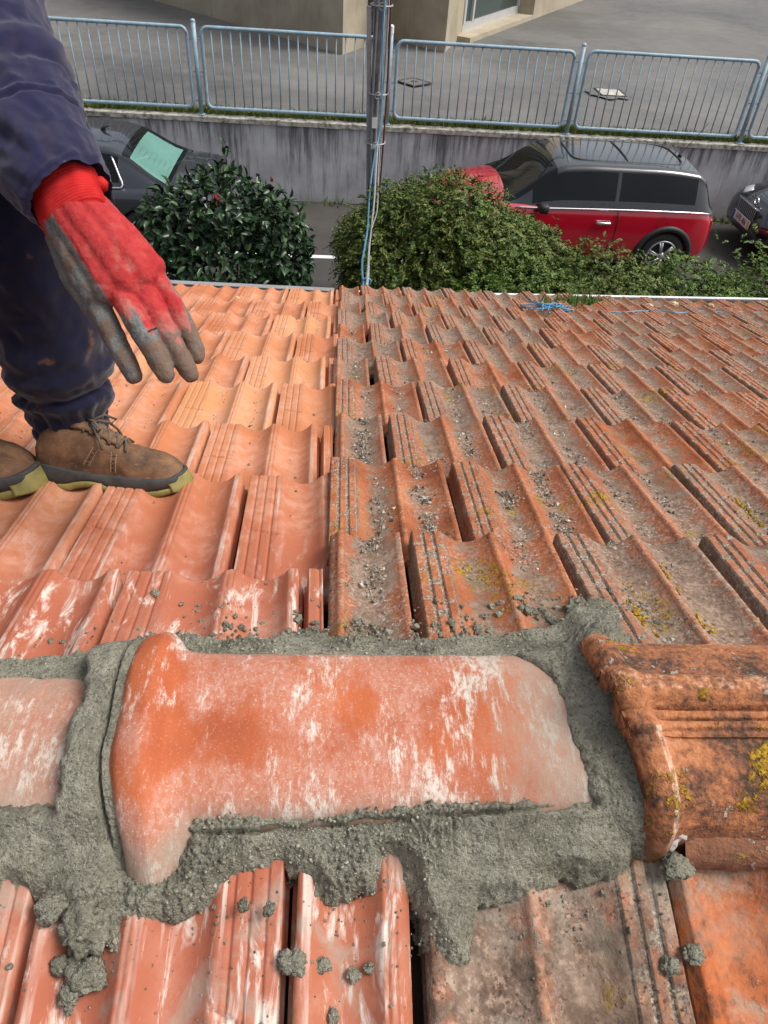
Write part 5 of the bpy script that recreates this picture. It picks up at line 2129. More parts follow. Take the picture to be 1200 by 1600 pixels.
def wheel(root, x, y, r, side):
    """side: -1 / +1 outward direction in y"""
    w_ = 0.19
    prof = [(r * .62, -.5), (r * .90, -.52), (r * .985, -.40), (r, -.2), (r, .2), (r * .985, .40), (r * .90, .52), (r * .66, .48)]
    v_ = []
    n = 44
    for i in range(n):
        a = 2 * math.pi * i / n
        for q, (rr, ww) in enumerate(prof):
            v_.append((x + rr * math.cos(a), y + side * ww * w_, r + rr * math.sin(a)))
    k = len(prof)
    fs = []
    for i in range(n):
        for q in range(k - 1):
            fs.append((i * k + q, i * k + q + 1, ((i + 1) % n) * k + q + 1, ((i + 1) % n) * k + q))
    ty = pyd('wheel', v_, fs, M['rubber'], root)
    b = MB()
    b.tube([(x, y + side * w_ * .15, r), (x, y + side * w_ * .22, r)], r * .64, 36)
    b.build('brake_disc', M['dark_iron'], ty)
    b = MB()
    ring = [(x + r * .645 * math.cos(a), y + side * w_ * .46, r + r * .645 * math.sin(a)) for a in np.linspace(0, 2 * math.pi, 41)]
    b.tube(ring, r * .045, 8, cap=False)
    for s in range(6):
        a = s * math.pi / 3 + 0.3
        for da in (-.10, .10):
            b.tube([(x + r * .13 * math.cos(a), y + side * w_ * .50, r + r * .13 * math.sin(a)),
                    (x + r * .64 * math.cos(a + da), y + side * w_ * .44, r + r * .64 * math.sin(a + da))], [r * .055, r * .045], 6)
    b.tube([(x, y + side * w_ * .42, r), (x, y + side * w_ * .56, r)], [r * .19, r * .15], 20)
    b.build('rim', M['alloy'], ty, sm=True)
    return ty


def house_loft(keys, xs_):
    rows = catmull(keys, xs_)
    verts, meta = [], []
    for x, wb, wr, zb, zr in rows:
        h = max(zr - zb, 0.004)
        rr = min(0.085, h * 0.6)
        half = []
        for t in np.linspace(0, 1, 9):
            ww = wb + (wr + 0.02 - wb) * (t * 0.75 + 0.25 * t * t)
            half.append((ww, zb - 0.03 + (h + 0.03 - rr) * t))
        y1, z1 = half[-1]
        for a in np.linspace(0, math.pi / 2, 6)[1:]:
            half.append((y1 - rr * 1.0 * (1 - math.cos(a)), z1 + rr * 0.72 * math.sin(a)))
        y2, z2 = half[-1]
        for t in np.linspace(0, 1, 7)[1:]:
            half.append((y2 * (1 - t), z2 + (rr * 0.28) * math.sin(t * math.pi / 2)))
        loop = half + [(-y, z) for y, z in half[-2::-1]]
        verts += [(x, y, z) for y, z in loop]
    nv = len(verts) // len(xs_)
    return verts, nv


# ---- red hatchback
mini = empty('red_car', (4.76, 10.02, 0), 'red three-door hatchback with black roof parked against the grey wall', 'car', rz=math.pi)
ZS = 0.935
bk = [(0.0, .64, .40, .60, .64), (0.035, .74, .33, .70, .77), (0.11, .79, .26, .86, .92), (0.30, .825, .20, .93, .95), (0.63, .84, .18, .935, .95), (1.5, .842, .17, .93, .95),
      (2.45, .842, .17, .91, .955), (2.75, .84, .18, .895, .975), (3.1, .825, .20, .84, .94), (3.4, .79, .22, .76, .87), (3.6, .70, .25, .63, .75), (3.70, .54, .30, .50, .58)]
bv, bf = body_loft(bk)
body = pyd('body', [(x, y, z * ZS) for x, y, z in bv], bf, M['red_paint'], mini)
bm = bmesh.new(); bm.from_mesh(body.data); bmesh.ops.recalc_face_normals(bm, faces=bm.faces[:]); bm.to_mesh(body.data); bm.free()
bpy.context.view_layer.update()
WR = 0.30
boolean_cut(body, [cyl_mesh(0.62, -1.0, -0.55, WR, 0.335), cyl_mesh(0.62, 0.55, 1.0, WR, 0.335), cyl_mesh(3.08, -1.0, -0.55, WR, 0.335), cyl_mesh(3.08, 0.55, 1.0, WR, 0.335)])
gk = [(0.09, .745, .70, .90, .925), (0.17, .765, .67, .915, 1.12), (0.26, .785, .64, .925, 1.31), (0.36, .795, .63, .93, 1.372), (0.9, .80, .63, .93, 1.41), (1.6, .80, .63, .92, 1.41),
      (2.02, .80, .62, .91, 1.385), (2.18, .80, .625, .905, 1.33), (2.48, .79, .68, .90, 1.12), (2.80, .755, .735, .89, .905)]
gx = sorted(set(list(np.linspace(.09, .36, 12)) + list(np.linspace(.36, 2.18, 42)) + list(np.linspace(2.18, 2.80, 14))))
gv_, nv = house_loft(gk, gx)
gv_ = [(x, y, z * ZS) for x, y, z in gv_]
fn = []
for i in range(len(gx) - 1):
    for j in range(nv - 1):
        xm = (gx[i] + gx[i + 1]) / 2
        jj = min(j, nv - 2 - j)
        if 0.26 < xm < 2.12 and jj >= 9:
            nme = 'roof'
        elif xm <= 0.26 and jj >= 8:
            nme = 'rear_window'
        elif xm >= 2.12 and jj >= 8:
            nme = 'windscreen'
        elif 1.34 < xm < 1.40 or xm < 0.36 or jj >= 8 or jj < 2 or xm > 2.42:
            nme = 'pillar_trim'
        else:
            nme = 'side_window#%d%d' % (1 if xm > 1.37 else 0, 1 if j < nv / 2 else 0)
        fn.append(((i * nv + j, i * nv + j + 1, (i + 1) * nv + j + 1, (i + 1) * nv + j), nme))
mm = {'roof': M['silver_roof'], 'rear_window': M['car_glass'], 'windscreen': M['car_glass'], 'pillar_trim': M['black_paint']}
for a in range(2):
    for c in range(2):
        mm['side_window#%d%d' % (a, c)] = M['car_glass']
parts = split_loft(gv_, fn, mm, mini)
roof_o = parts['roof']
# sunroof seam and crossbar, on the roof
rows = catmull(gk, np.linspace(.45, 1.98, 16))


def roof_z(x, y):
    r_ = catmull(gk, [x])[0]
    zt = r_[4] * ZS
    return zt - 0.10 * ZS * (abs(y) / 0.60) ** 4 * 0.35 - 0.024 * (abs(y) / 0.60) ** 2 + 0.003


b = MB()
outl = []
for q in range(49):
    a = 2 * math.pi * q / 48
    c, s = math.cos(a), math.sin(a)
    x = 1.20 + 0.72 * math.copysign(abs(c) ** 0.35, c)
    y = 0.44 * math.copysign(abs(s) ** 0.35, s)
    outl.append((x, y, roof_z(x, y)))
b.tube(outl, 0.011, 6, cap=False)
b.tube([(1.22, y, roof_z(1.22, y)) for y in np.linspace(-.44, .44, 9)], 0.012, 6)
b.build('sunroof_seal', M['black_plastic'], roof_o, sm=True)
b = MB().tube([(0.42, .02, roof_z(.42, 0)), (0.42, .02, roof_z(.42, 0) + .03)], [.03, .02], 10)
b.tube([(0.42, .02, roof_z(.42, 0) + .02), (0.18, .02, roof_z(.42, 0) + .40)], 0.0045, 6)
b.build('antenna', M['black_plastic'], roof_o, sm=True)
for sg in (-1, 1):
    rows = catmull(gk, np.linspace(.12, 2.62, 40))
    MB().tube([(r_[0], sg * (r_[1] + 0.022), r_[3] * ZS - 0.012) for r_ in rows], 0.011, 6).build('chrome_strip', M['chrome'], mini, sm=True)
    dr = empty('door', (0, 0, 0)); dr.parent = mini
    b = MB()
    seam = [(1.33, .905), (1.30, .78), (1.31, .55), (1.38, .34), (1.45, .245), (1.8, .245), (2.2, .245), (2.48, .245)]
    b.tube([(x, sg * catmull(bk, [x])[0][1] * (1.0 if z < .8 else .985) + sg * 0.0005, z * ZS) for x, z in seam], 0.0055, 5)
    b.build('door_seam', M['black_plastic'], dr, sm=True)
    MB().tube([(2.50, sg * .842, z * ZS) for z in (.26, .5, .75, .9)], 0.005, 5).build('door_seam', M['black_plastic'], dr, sm=True)
    b = MB().tube([(1.39, sg * .855, .745 * ZS), (1.42, sg * .875, .748 * ZS), (1.56, sg * .875, .748 * ZS), (1.59, sg * .855, .745 * ZS)], [.014, .019, .019, .014], 8)
    b.build('handle', M['chrome'], dr, sm=True)
    mr = MB()
    mr.box((2.30, sg * .93, .93 * ZS), (0.12, .17, .115), bev=0.035)
    mr.tube([(2.33, sg * .80, .90 * ZS), (2.32, sg * .90, .91 * ZS)], 0.025, 8)
    mr.build('wing_mirror', M['black_plastic'], mini, sm=True)
    for x in (0.62, 3.08):
        arch = []
        for a in np.linspace(R(-12), R(192), 30):
            xx = x + 0.352 * math.cos(a)
            hw = catmull(bk, [min(max(xx, .02), 3.68)])[0][1]
            zz = WR + 0.352 * math.sin(a)
            hh = .98 if zz > .22 else .96
            arch.append((xx, sg * (hw * hh + 0.004), zz))
        MB().tube(arch, 0.040, 8).build('wheel_arch', M['black_plastic'], mini, sm=True)
        wheel(mini, x, sg * .735, WR - 0.005, sg)
    b = MB().box((0.065, sg * .665, .70 * ZS), (0.09, 0.16, 0.22), Matrix.Rotation(sg * R(-24), 3, 'Z'), bev=0.03)
    b.build('tail_lamp', M['lamp_red'], mini, sm=True)
    b = MB().tube([(3.36, sg * .60, .60 * ZS), (3.57, sg * .585, .625 * ZS)], [.10, .085], 24)
    b.build('headlight', M['lamp_clear'], mini, sm=True)
b = MB().tube([(0.72, -.846, .80 * ZS), (0.72, -.842, .80 * ZS)], 0.07, 24)
b = MB().tube([(0.72 + .075 * math.cos(a), .842, .78 * ZS + .075 * math.sin(a)) for a in np.linspace(0, 6.2832, 25)], 0.0022, 5, cap=False)
b.build('fuel_flap', M['black_plastic'], mini, sm=True)
MB().box((1.85, 0, .24 * ZS), (1.9, 1.60, .10)).build('sill', M['black_plastic'], mini)
MB().tube([(0.02, y, .42 * ZS) for y in np.linspace(-.55, .55, 6)], 0.05, 8).build('rear_bumper', M['black_plastic'], mini, sm=True)
bpy.context.view_layer.update()

# ---- saloon cars
SK = [(0.0, .66, .36, .62, .66), (0.05, .78, .30, .82, .87), (0.18, .85, .24, .91, .985), (0.55, .88, .21, .93, .985), (1.2, .90, .18, .93, .975), (2.8, .90, .18, .90, .95),
      (3.35, .89, .19, .86, .93), (3.9, .87, .21, .78, .87), (4.3, .79, .23, .68, .76), (4.48, .66, .27, .58, .65), (4.55, .50, .32, .50, .55)]
SG = [(0.50, .775, .74, .93, .965), (0.72, .785, .69, .93, 1.10), (1.08, .795, .60, .93, 1.335), (1.25, .80, .585, .93, 1.385), (1.9, .80, .58, .92, 1.42), (2.45, .80, .585, .91, 1.40),
      (2.72, .80, .60, .90, 1.33), (3.15, .79, .69, .89, 1.09), (3.45, .76, .745, .885, .905)]


def saloon(name, loc, label, paint, zs, rear_glass):
    root = empty(name, loc, label, 'car', rz=math.pi)
    bv, bf = body_loft(SK)
    body = pyd('body', [(x, y, z * zs) for x, y, z in bv], bf, paint, root)
    bm = bmesh.new(); bm.from_mesh(body.data); bmesh.ops.recalc_face_normals(bm, faces=bm.faces[:]); bm.to_mesh(body.data); bm.free()
    bpy.context.view_layer.update()
    boolean_cut(body, [cyl_mesh(x, a, c, .31, .345) for x in (.86, 3.60) for a, c in ((-1.05, -.6), (.6, 1.05))])
    gx = sorted(set(list(np.linspace(.50, 1.08, 14)) + list(np.linspace(1.08, 2.72, 36)) + list(np.linspace(2.72, 3.45, 14))))
    v_, nv = house_loft(SG, gx)
    v_ = [(x, y, z * zs) for x, y, z in v_]
    fn = []
    for i in range(len(gx) - 1):
        for j in range(nv - 1):
            xm = (gx[i] + gx[i + 1]) / 2
            jj = min(j, nv - 2 - j)
            if xm < 1.07 and jj >= 10 and xm > 0.53:
                nme = 'rear_window' if (11 <= j <= nv // 2 + 4 and .58 < xm < 1.0) else 'rear_window#edge'  # off-centre patch shaped for the painted reflection
            elif xm > 2.72 and jj >= 12:
                nme = 'windscreen'
            elif 1.12 < xm < 3.0 and 2 <= jj <= 7 and not (1.9 < xm < 1.97):
                nme = 'side_window#%d%d' % (1 if xm > 1.93 else 0, 1 if j < nv / 2 else 0)
            else:
                nme = 'roof'
            fn.append(((i * nv + j, i * nv + j + 1, (i + 1) * nv + j + 1, (i + 1) * nv + j), nme))
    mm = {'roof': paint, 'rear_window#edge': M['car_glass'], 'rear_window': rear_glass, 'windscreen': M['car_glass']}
    for a in range(2):
        for c in range(2):
            mm['side_window#%d%d' % (a, c)] = M['car_glass']
    pr = split_loft(v_, fn, mm, root)
    for sg in (-1, 1):
        rows = catmull(SG, np.linspace(1.10, 3.1, 24))
        pts = [(r_[0], sg * (r_[1] + 0.010), r_[3] * zs + 0.015) for r_ in rows][::-1]
        r_ = catmull(SG, [1.10])[0]
        for t in np.linspace(0.1, 0.95, 8):
            ww = r_[1] + (r_[2] + .02 - r_[1]) * t + 0.010
            pts.append((1.10 + 0.10 * t ** 1.2 + (-.03 if t < .3 else -.03 * (1 - t)), sg * ww, (r_[3] + (r_[4] - r_[3] - .06) * t) * zs + 0.012))
        MB().tube(pts, 0.012, 7).build('chrome_strip', M['chrome'], root, sm=True)
        for x in (.86, 3.60):
            wheel(root, x, sg * .78, .315, sg)
        b = MB().box((0.07, sg * .62, .74 * zs), (0.10, .30, .16), Matrix.Rotation(sg * R(-14), 3, 'Z'), bev=0.03)
        b.build('tail_lamp', M['lamp_red'], root, sm=True)
        b = MB().box((4.27, sg * .60, .66 * zs), (0.16, .30, .13), Matrix.Rotation(sg * R(28), 3, 'Z') @ Matrix.Rotation(R(25), 3, 'Y'), bev=0.04)
        b.build('headlight', M['lamp_clear'], root, sm=True)
        b = MB().box((2.95, sg * .95, .93 * zs), (0.12, .18, .12), bev=0.035)
        b.build('wing_mirror', paint, root, sm=True)
        for xd in (1.18, 1.97, 2.95):
            b = MB().tube([(xd, sg * .9005, z * zs) for z in (.30, .5, .7)] + [(xd, sg * .878, .89 * zs)], 0.005, 5)
            b.build('door_seam', M['black_plastic'], root, sm=True)
        for xd in (1.33, 2.12):
            MB().tube([(xd - .1, sg * .897, .79 * zs), (xd - .07, sg * .915, .79 * zs), (xd + .07, sg * .915, .79 * zs), (xd + .1, sg * .897, .79 * zs)], .014, 8).build('door_handle', paint, root, sm=True)
    MB().box((2.25, 0, .27 * zs), (2.3, 1.6, .10)).build('sill', M['black_plastic'], root)
    return root, pr


M['teal_reflection'] = mat_glass('teal_reflection_glass', (0.15, 0.33, 0.28), 0.05, 0.9)  # bright teal paints the window's reflection into the glass colour
sal, pr = saloon('dark_car', (-1.52, 9.95, 0), 'charcoal saloon with greenish painted reflection in its rear window parked behind the dark bush', M['navy_paint'], 0.90, M['teal_reflection'])
rz_ = catmull(SG, np.linspace(.62, 1.04, 9))
b = MB()
for r_ in rz_:
    b.tube([(r_[0], y, r_[4] * .90 + 0.0004) for y in (.1, .25, .4)], 0.0011, 4)
b.build('heater_line', M['ink'], pr['rear_window'])
b = MB().tube([(1.42, 0, 1.395 * .9), (1.40, 0, 1.44 * .9), (1.32, 0, 1.47 * .9)], [.035, .02, .006], 8)
b.build('antenna', M['black_plastic'], sal, sm=True)

blk, pr = saloon('black_car', (5.60 + 4.55, 10.22, 0), 'black saloon at the right edge showing its nose and yellow-striped plate', M['black_paint'], 0.97, M['car_glass'])
fx = 4.55
b = MB()
for q in range(7):
    y = -.30 + .6 * q / 6
b = MB().box((fx - .035, 0, .62 * .97), (.05, .56, .16), bev=0.02)
gr = b.build('grille', M['black_plastic'], blk)
b = MB()
for q in range(11):
    b.box((fx - .008, -.25 + .05 * q, .62 * .97), (.012, .010, .14))
b.box((fx - .006, 0, .70 * .97), (.016, .60, .014))
b.build('grille_bar', M['chrome'], gr)
MB().tube([(fx - .10 + .0 * a, .055 * math.cos(a), .735 * .97 + .045 * math.sin(a)) for a in np.linspace(0, 6.2832, 25)], 0.010, 8, cap=False).build('bonnet_badge', M['chrome'], blk, sm=True)
pt = MB().box((fx + .020, 0, .475 * .97), (.014, .52, .115), bev=0.003).build('number_plate', M['white_paint'], blk)
MB().box((fx + .0285, -.238, .475 * .97), (.003, .036, .108)).build('plate_band', M['blue_band'], pt)
MB().box((fx + .0285, .236, .475 * .97), (.003, .040, .108)).build('plate_band', M['yellow'], pt)
tc = bpy.data.curves.new('plate_text', 'FONT')
tc.body = '1FE-86'
tc.size = 0.105
tc.extrude = 0.0012
tc.align_x = 'CENTER'
tc.align_y = 'CENTER'
tc.space_character = 1.12
tmp = bpy.data.objects.new('tmp_text', tc)
col.objects.link(tmp)
bpy.context.view_layer.update()
tme = bpy.data.meshes.new_from_object(tmp.evaluated_get(bpy.context.evaluated_depsgraph_get()))
bpy.data.objects.remove(tmp)
tme.materials.clear()
tme.materials.append(M['ink'])
to = link('lettering', tme, pt)
to.matrix_local = Matrix.Translation((fx + .0295, 0, .475 * .97)) @ Matrix(((0, 0, 1, 0), (1, 0, 0, 0), (0, 1, 0, 0), (0, 0, 0, 1)))
bpy.context.view_layer.update()

# ------------------------------------------------------------------ the worker
def limb(name, path, m, parent, nside=56, nring=90, folds=0.006, fsc=(9, 22), seed=0, close=True, creases=(), flat=1.0):
    """cloth tube: path rows (x, y, z, radius, depth-ratio); folds are sharp ridged wrinkles running round the limb"""
    K = [(i,) + tuple(p) for i, p in enumerate(path)]
    rows = catmull(K, np.linspace(0, len(path) - 1, nring))
    cs = [Vector(r[1:4]) for r in rows]
    up = None
    vs = []
    s_acc = 0.0
    for i, c in enumerate(cs):
        d = (cs[min(i + 1, nring - 1)] - cs[max(i - 1, 0)]).normalized()
        if i:
            s_acc += (c - cs[i - 1]).length
        if up is None:
            a = Vector((0, -1, 0))
            up = (a - d * a.dot(d)).normalized()
        else:
            up = (up - d * up.dot(d)).normalized()
        s = d.cross(up)
        r, k = rows[i][4], rows[i][5]
        for q in range(nside):
            t = 2 * math.pi * q / nside
            n = up * math.cos(t) * k + s * math.sin(t)
            ph = Vector((math.cos(t) * 1.1 + seed, math.sin(t) * 1.1, s_acc * fsc[0]))
            w1 = 1 - abs(noise.noise(ph)) * 2.2
            w2 = 1 - abs(noise.noise(ph * 2.1 + Vector((3, s_acc * fsc[1] * 0.4, 1)))) * 2.2
            w3 = 1 - abs(noise.noise(ph * 4.3 + Vector((s_acc * 6, 2, 7)))) * 2.2
            o = folds * (w1 * 0.9 + w2 * 0.55 + w3 * 0.32)
            for (sc_, wd, amp, tilt) in creases:
                dd = (s_acc - sc_ - tilt * math.sin(t + seed)) / wd
                o += amp * math.exp(-dd * dd)
            vs.append(c + n * (r + o))
    f = grid_faces(nring, nside, True)
    # turn the hem in so that cloth has an edge
    n0 = len(vs)
    for ring, inn in ((0, 0), (nring - 1, 1)):
        base_i = ring * nside
        cc = cs[ring]
        nb = len(vs)
        dirn = (cs[1] - cs[0]).normalized() * 0.03 if ring == 0 else (cs[-2] - cs[-1]).normalized() * 0.03
        for q in range(nside):
            v = vs[base_i + q]
            vs.append(cc + (v - cc) * 0.93 + dirn)
        for q in range(nside):
            q2 = (q + 1) % nside
            f.append((base_i + q, base_i + q2, nb + q2, nb + q))
    me = bpy.data.meshes.new(name)
    me.from_pydata([tuple(v) for v in vs], [], f)
    bm = bmesh.new(); bm.from_mesh(me); bmesh.ops.recalc_face_normals(bm, faces=bm.faces[:]); bm.to_mesh(me); bm.free()
    smooth(me)
    me.materials.append(m)
    return link(name, me, parent)


def voxel_union(name, pieces, m, parent, vox, smooth_it=6, seedname=None):
    """pieces: list of polylines [(Vector, r), ...]; fused into one continuous skin"""
    V_, F_, n0 = [], [], 0
    base_v = np.array([v[:] for v in ICO2_V])
    base_f = np.array(ICO2_F)
    for pl in pieces:
        for (a, ra), (b, rb) in zip(pl, pl[1:]):
            a, b = Vector(a), Vector(b)
            k = max(2, int((b - a).length / (min(ra, rb) * 0.35)) + 1)
            for i in range(k + 1):
                t = i / k
                V_.append(base_v * (ra + (rb - ra) * t) + np.array(a.lerp(b, t)))
                F_.append(base_f + n0)
                n0 += len(base_v)
    me = bpy.data.meshes.new(name)
    me.from_pydata(np.concatenate(V_).tolist(), [], np.concatenate(F_).tolist())
    o = link(name, me, parent)
    md = o.modifiers.new('fuse', 'REMESH')
    md.mode = 'VOXEL'
    md.voxel_size = vox
    ms = o.modifiers.new('soft', 'SMOOTH')
    ms.factor = 0.5
    ms.iterations = smooth_it
    dg = bpy.context.evaluated_depsgraph_get()
    dg.update()
    new = bpy.data.meshes.new_from_object(o.evaluated_get(dg))
    o.modifiers.clear()
    o.data = new
    bpy.data.meshes.remove(me)
    new.name = name
    smooth(new)
    if m:
        new.materials.clear()
        new.materials.append(m)
    return o


AN = (-0.475, 1.105, 3.20)
per = empty('person', (-0.47, 1.06, 3.13), 'worker in navy overalls, red dipped gloves and brown work boots standing on the new tiles', 'person')
HIP_L, HIP_R = Vector((-.66, 1.24, 4.00)), Vector((-.68, 1.02, 4.00))
SH_R, SH_L = Vector((-.70, 0.98, 4.50)), Vector((-.68, 1.40, 4.50))

# --- skin: one continuous body under the clothes
wrist = at_depth(112, 300, 0.915)
elbow = at_depth(-6, 45, 0.99)
pieces = [
    [((-.67, 1.13, 3.98), .13), ((-.68, 1.15, 4.2), .125), ((-.68, 1.17, 4.42), .15), ((-.68, 1.18, 4.53), .11)],
    [(SH_R, .06), ((-.68, 1.18, 4.52), .09), (SH_L, .06)],
    [((-.67, 1.18, 4.55), .06), ((-.62, 1.18, 4.68), .055)],
    [(SH_R, .055), (elbow, .042), (wrist, .030)],
    [(SH_L, .055), ((-.60, 1.52, 4.24), .042), ((-.44, 1.50, 4.05), .030)],
    [(HIP_L, .09), ((-.50, 1.16, 3.62), .06), (AN, .040)],
    [(HIP_R, .09), ((-.70, 0.98, 3.63), .06), ((-.73, 0.935, 3.25), .040)],
]
hc = Vector((-.575, 1.18, 4.78))
pieces += [[(hc + Vector((-.02, 0, .03)), .092), (hc + Vector((.005, 0, .0)), .085), (hc + Vector((.02, 0, -.07)), .06)],
           [(hc + Vector((.075, 0, .0)), .012), (hc + Vector((.095, 0, -.03)), .014)],
           [(hc + Vector((-.01, -.088, -.01)), .016), (hc + Vector((-.01, -.09, -.04)), .012)],
           [(hc + Vector((-.01, .088, -.01)), .016), (hc + Vector((-.01, .09, -.04)), .012)]]
body = voxel_union('body', pieces, M['skin'], per, 0.009, 4)
hv = []
b = MB()
bmesh.ops.create_icosphere(b.bm, subdivisions=4, radius=1.0)
for v in b.bm.verts:
    q = v.co.copy()
    k = 1 + 0.05 * noise.noise(q * 6)
    v.co = hc + Vector((-.03 + q.x * .103 * k, q.y * .097 * k, .045 + q.z * .088 * k))
bmesh.ops.delete(b.bm, geom=[v for v in b.bm.verts if v.co.z < hc.z + .0 and v.co.x > hc.x - .05 or v.co.z < hc.z - .05], context='VERTS')
b.build('hair', M['hair'], per, sm=True)
for s in (-1, 1):
    MB().tube([hc + Vector((.070, s * .034, .015)), hc + Vector((.084, s * .034, .015))], [.013, .010], 12).build('eye', M['ink'], per, sm=True)
MB().tube([hc + Vector((.082, -.026, -.066)), hc + Vector((.090, 0, -.066)), hc + Vector((.082, .026, -.066))], .006, 8).build('mouth', plain('lip', (.36, .15, .12), .5), per, sm=True)

# --- overalls
tor = [(-.67, 1.13, 3.80, .155, 1.15), (-.67, 1.13, 3.98, .165, 1.2), (-.68, 1.15, 4.2, .165, 1.2), (-.68, 1.17, 4.42, .17, 1.35), (-.68, 1.18, 4.53, .13, 1.5), (-.67, 1.18, 4.60, .075, 1.0)]
limb('jacket', tor, M['jacket'], per, folds=.006, seed=3)


def yl(px, py, Y, r, k=1.0):
    p = at_y(px, py, Y)
    return (p.x, p.y, p.z, r, k)


leg = [(-.655, 1.225, 4.02, .115, 1.0), yl(-30, 190, 1.20, .108), yl(8, 300, 1.18, .104), yl(42, 400, 1.16, .098), yl(64, 470, 1.145, .091), yl(84, 535, 1.13, .080), yl(95, 585, 1.12, .076),
       yl(104, 628, 1.11, .061), yl(107, 652, 1.105, .058), yl(113, 685, 1.10, .053), yl(114, 700, 1.098, .053)]
ankle_leg = limb('trouser_leg', leg, M['trousers'], per, nside=88, nring=190, folds=.0075, fsc=(10, 30), seed=1.3,
                 creases=((.735, .016, .010, .012), (.775, .008, -.010, .010), (.800, .012, .010, -.008), (.838, .006, -.006, .012), (.690, .020, .006, .02)))
leg2 = [(-.68, 1.02, 4.02, .115, 1.0), (-.70, .99, 3.80, .105, 1), (-.705, .975, 3.63, .10, 1), (-.715, .95, 3.45, .10, 1), (-.73, .935, 3.33, .085, 1), (-.735, .93, 3.265, .068, 1)]
limb('trouser_leg', leg2, M['trousers'], per, nside=64, nring=120, folds=.006, fsc=(11, 26), seed=5.1, creases=((.66, .012, .010, .01), (.70, .008, -.008, .01)))


def dl(px, py, d, r, k=1.0):
    p = at_depth(px, py, d)
    return (p.x, p.y, p.z, r, k)


slv = [(SH_R.x, SH_R.y, SH_R.z, .085, 1.0), dl(-70, -120, 1.02, .080), dl(-42, -30, 1.00, .076), dl(-22, 40, .985, .0715), dl(-4, 100, .97, .071), dl(16, 140, .96, .074), dl(26, 170, .95, .072),
       dl(46, 212, .94, .0685), dl(62, 240, .93, .063), dl(88, 278, .92, .0565), dl(110, 306, .915, .049), dl(114, 311, .914, .047)]
L_tot = sum((Vector(a[:3]) - Vector(b_[:3])).length for a, b_ in zip(slv, slv[1:]))
sl_ = limb('sleeve', slv, M['jacket'], per, nside=88, nring=200, folds=.0065, fsc=(9, 28), seed=2.2,
           creases=((L_tot - .205, .022, .007, .015), (L_tot - .172, .008, -.008, .012), (L_tot - .155, .010, .006, -.006), (L_tot - .098, .0022, -.0035, .004), (L_tot - .105, .004, .0022, .004), (L_tot - .004, .004, .0012, 0)))
slv2 = [(SH_L.x, SH_L.y, SH_L.z, .085, 1), (-.63, 1.48, 4.36, .078, 1), (-.60, 1.52, 4.24, .07, 1), (-.50, 1.51, 4.12, .062, 1), (-.44, 1.50, 4.05, .052, 1)]
limb('sleeve', slv2, M['jacket'], per, nside=48, nring=80, folds=.005, seed=8)

# --- glove on the right hand: palm, four fingers, thumb fused into one skin
D0 = 0.905
g = []


def gp(px, py, r, dz=0.0):
    d = D0 + dz
    return (at_depth(px, py, d), r)


PXM = D0 / FPX        # metres per photo pixel at the hand
# palm as a fan of rays from wrist to knuckles
fan = [((95, 350), (147, 455), 27, 26, .004), ((108, 345), (172, 452), 30, 27, -.004), ((122, 338), (198, 442), 31, 27, -.006), ((136, 330), (222, 430), 30, 25, -.002), ((146, 324), (238, 418), 27, 22, .010)]
for (a, b2, ra, rb, dz) in fan:
    mid = ((a[0] + b2[0]) / 2 - (2 if a[0] < 100 else -3), (a[1] + b2[1]) / 2)
    g.append([gp(*a, ra * PXM, dz), gp(*mid, (ra + rb) / 2 * PXM * 1.02, dz), gp(*b2, rb * PXM, dz)])
# heel of the hand on the little finger side, grey coated
g.append([gp(92, 372, 22 * PXM, .018), gp(116, 430, 24 * PXM, .020), gp(146, 478, 21 * PXM, .014)])
# fingers: knuckle, middle joint, end joint, tip
fing = {'little': [(148, 465, 19), (170, 510, 18), (189, 549, 17), (203, 575, 16), (209, 586, 14)],
        'ring': [(184, 452, 20), (214, 505, 18), (238, 546, 17), (254, 576, 16), (259, 586, 14)],
        'middle': [(214, 440, 20), (249, 500, 17.5), (276, 546, 16.5), (293, 577, 15.5), (298, 586, 13)],
        'index': [(238, 425, 18), (273, 478, 16), (295, 520, 15.5), (306, 548, 14.5), (308, 558, 12.5)]}
dzs = {'little': (.010, .006, .004, .006, .008), 'ring': (-.004, -.014, -.012, -.004, -.002), 'middle': (.002, .002, .004, .010, .012), 'index': (.014, .018, .022, .026, .028)}
for k, pl in fing.items():
    g.append([gp(x, y, r * 1.05 * PXM, dz) for (x, y, r), dz in zip(pl, dzs[k])])
    # knuckle bump
    x, y, r = pl[1]
    g.append([gp(x, y, (r + 1.2) * PXM, dzs[k][1] - .001), gp(x + 1.5, y + 3, (r + 1.0) * PXM, dzs[k][1] - .001)])
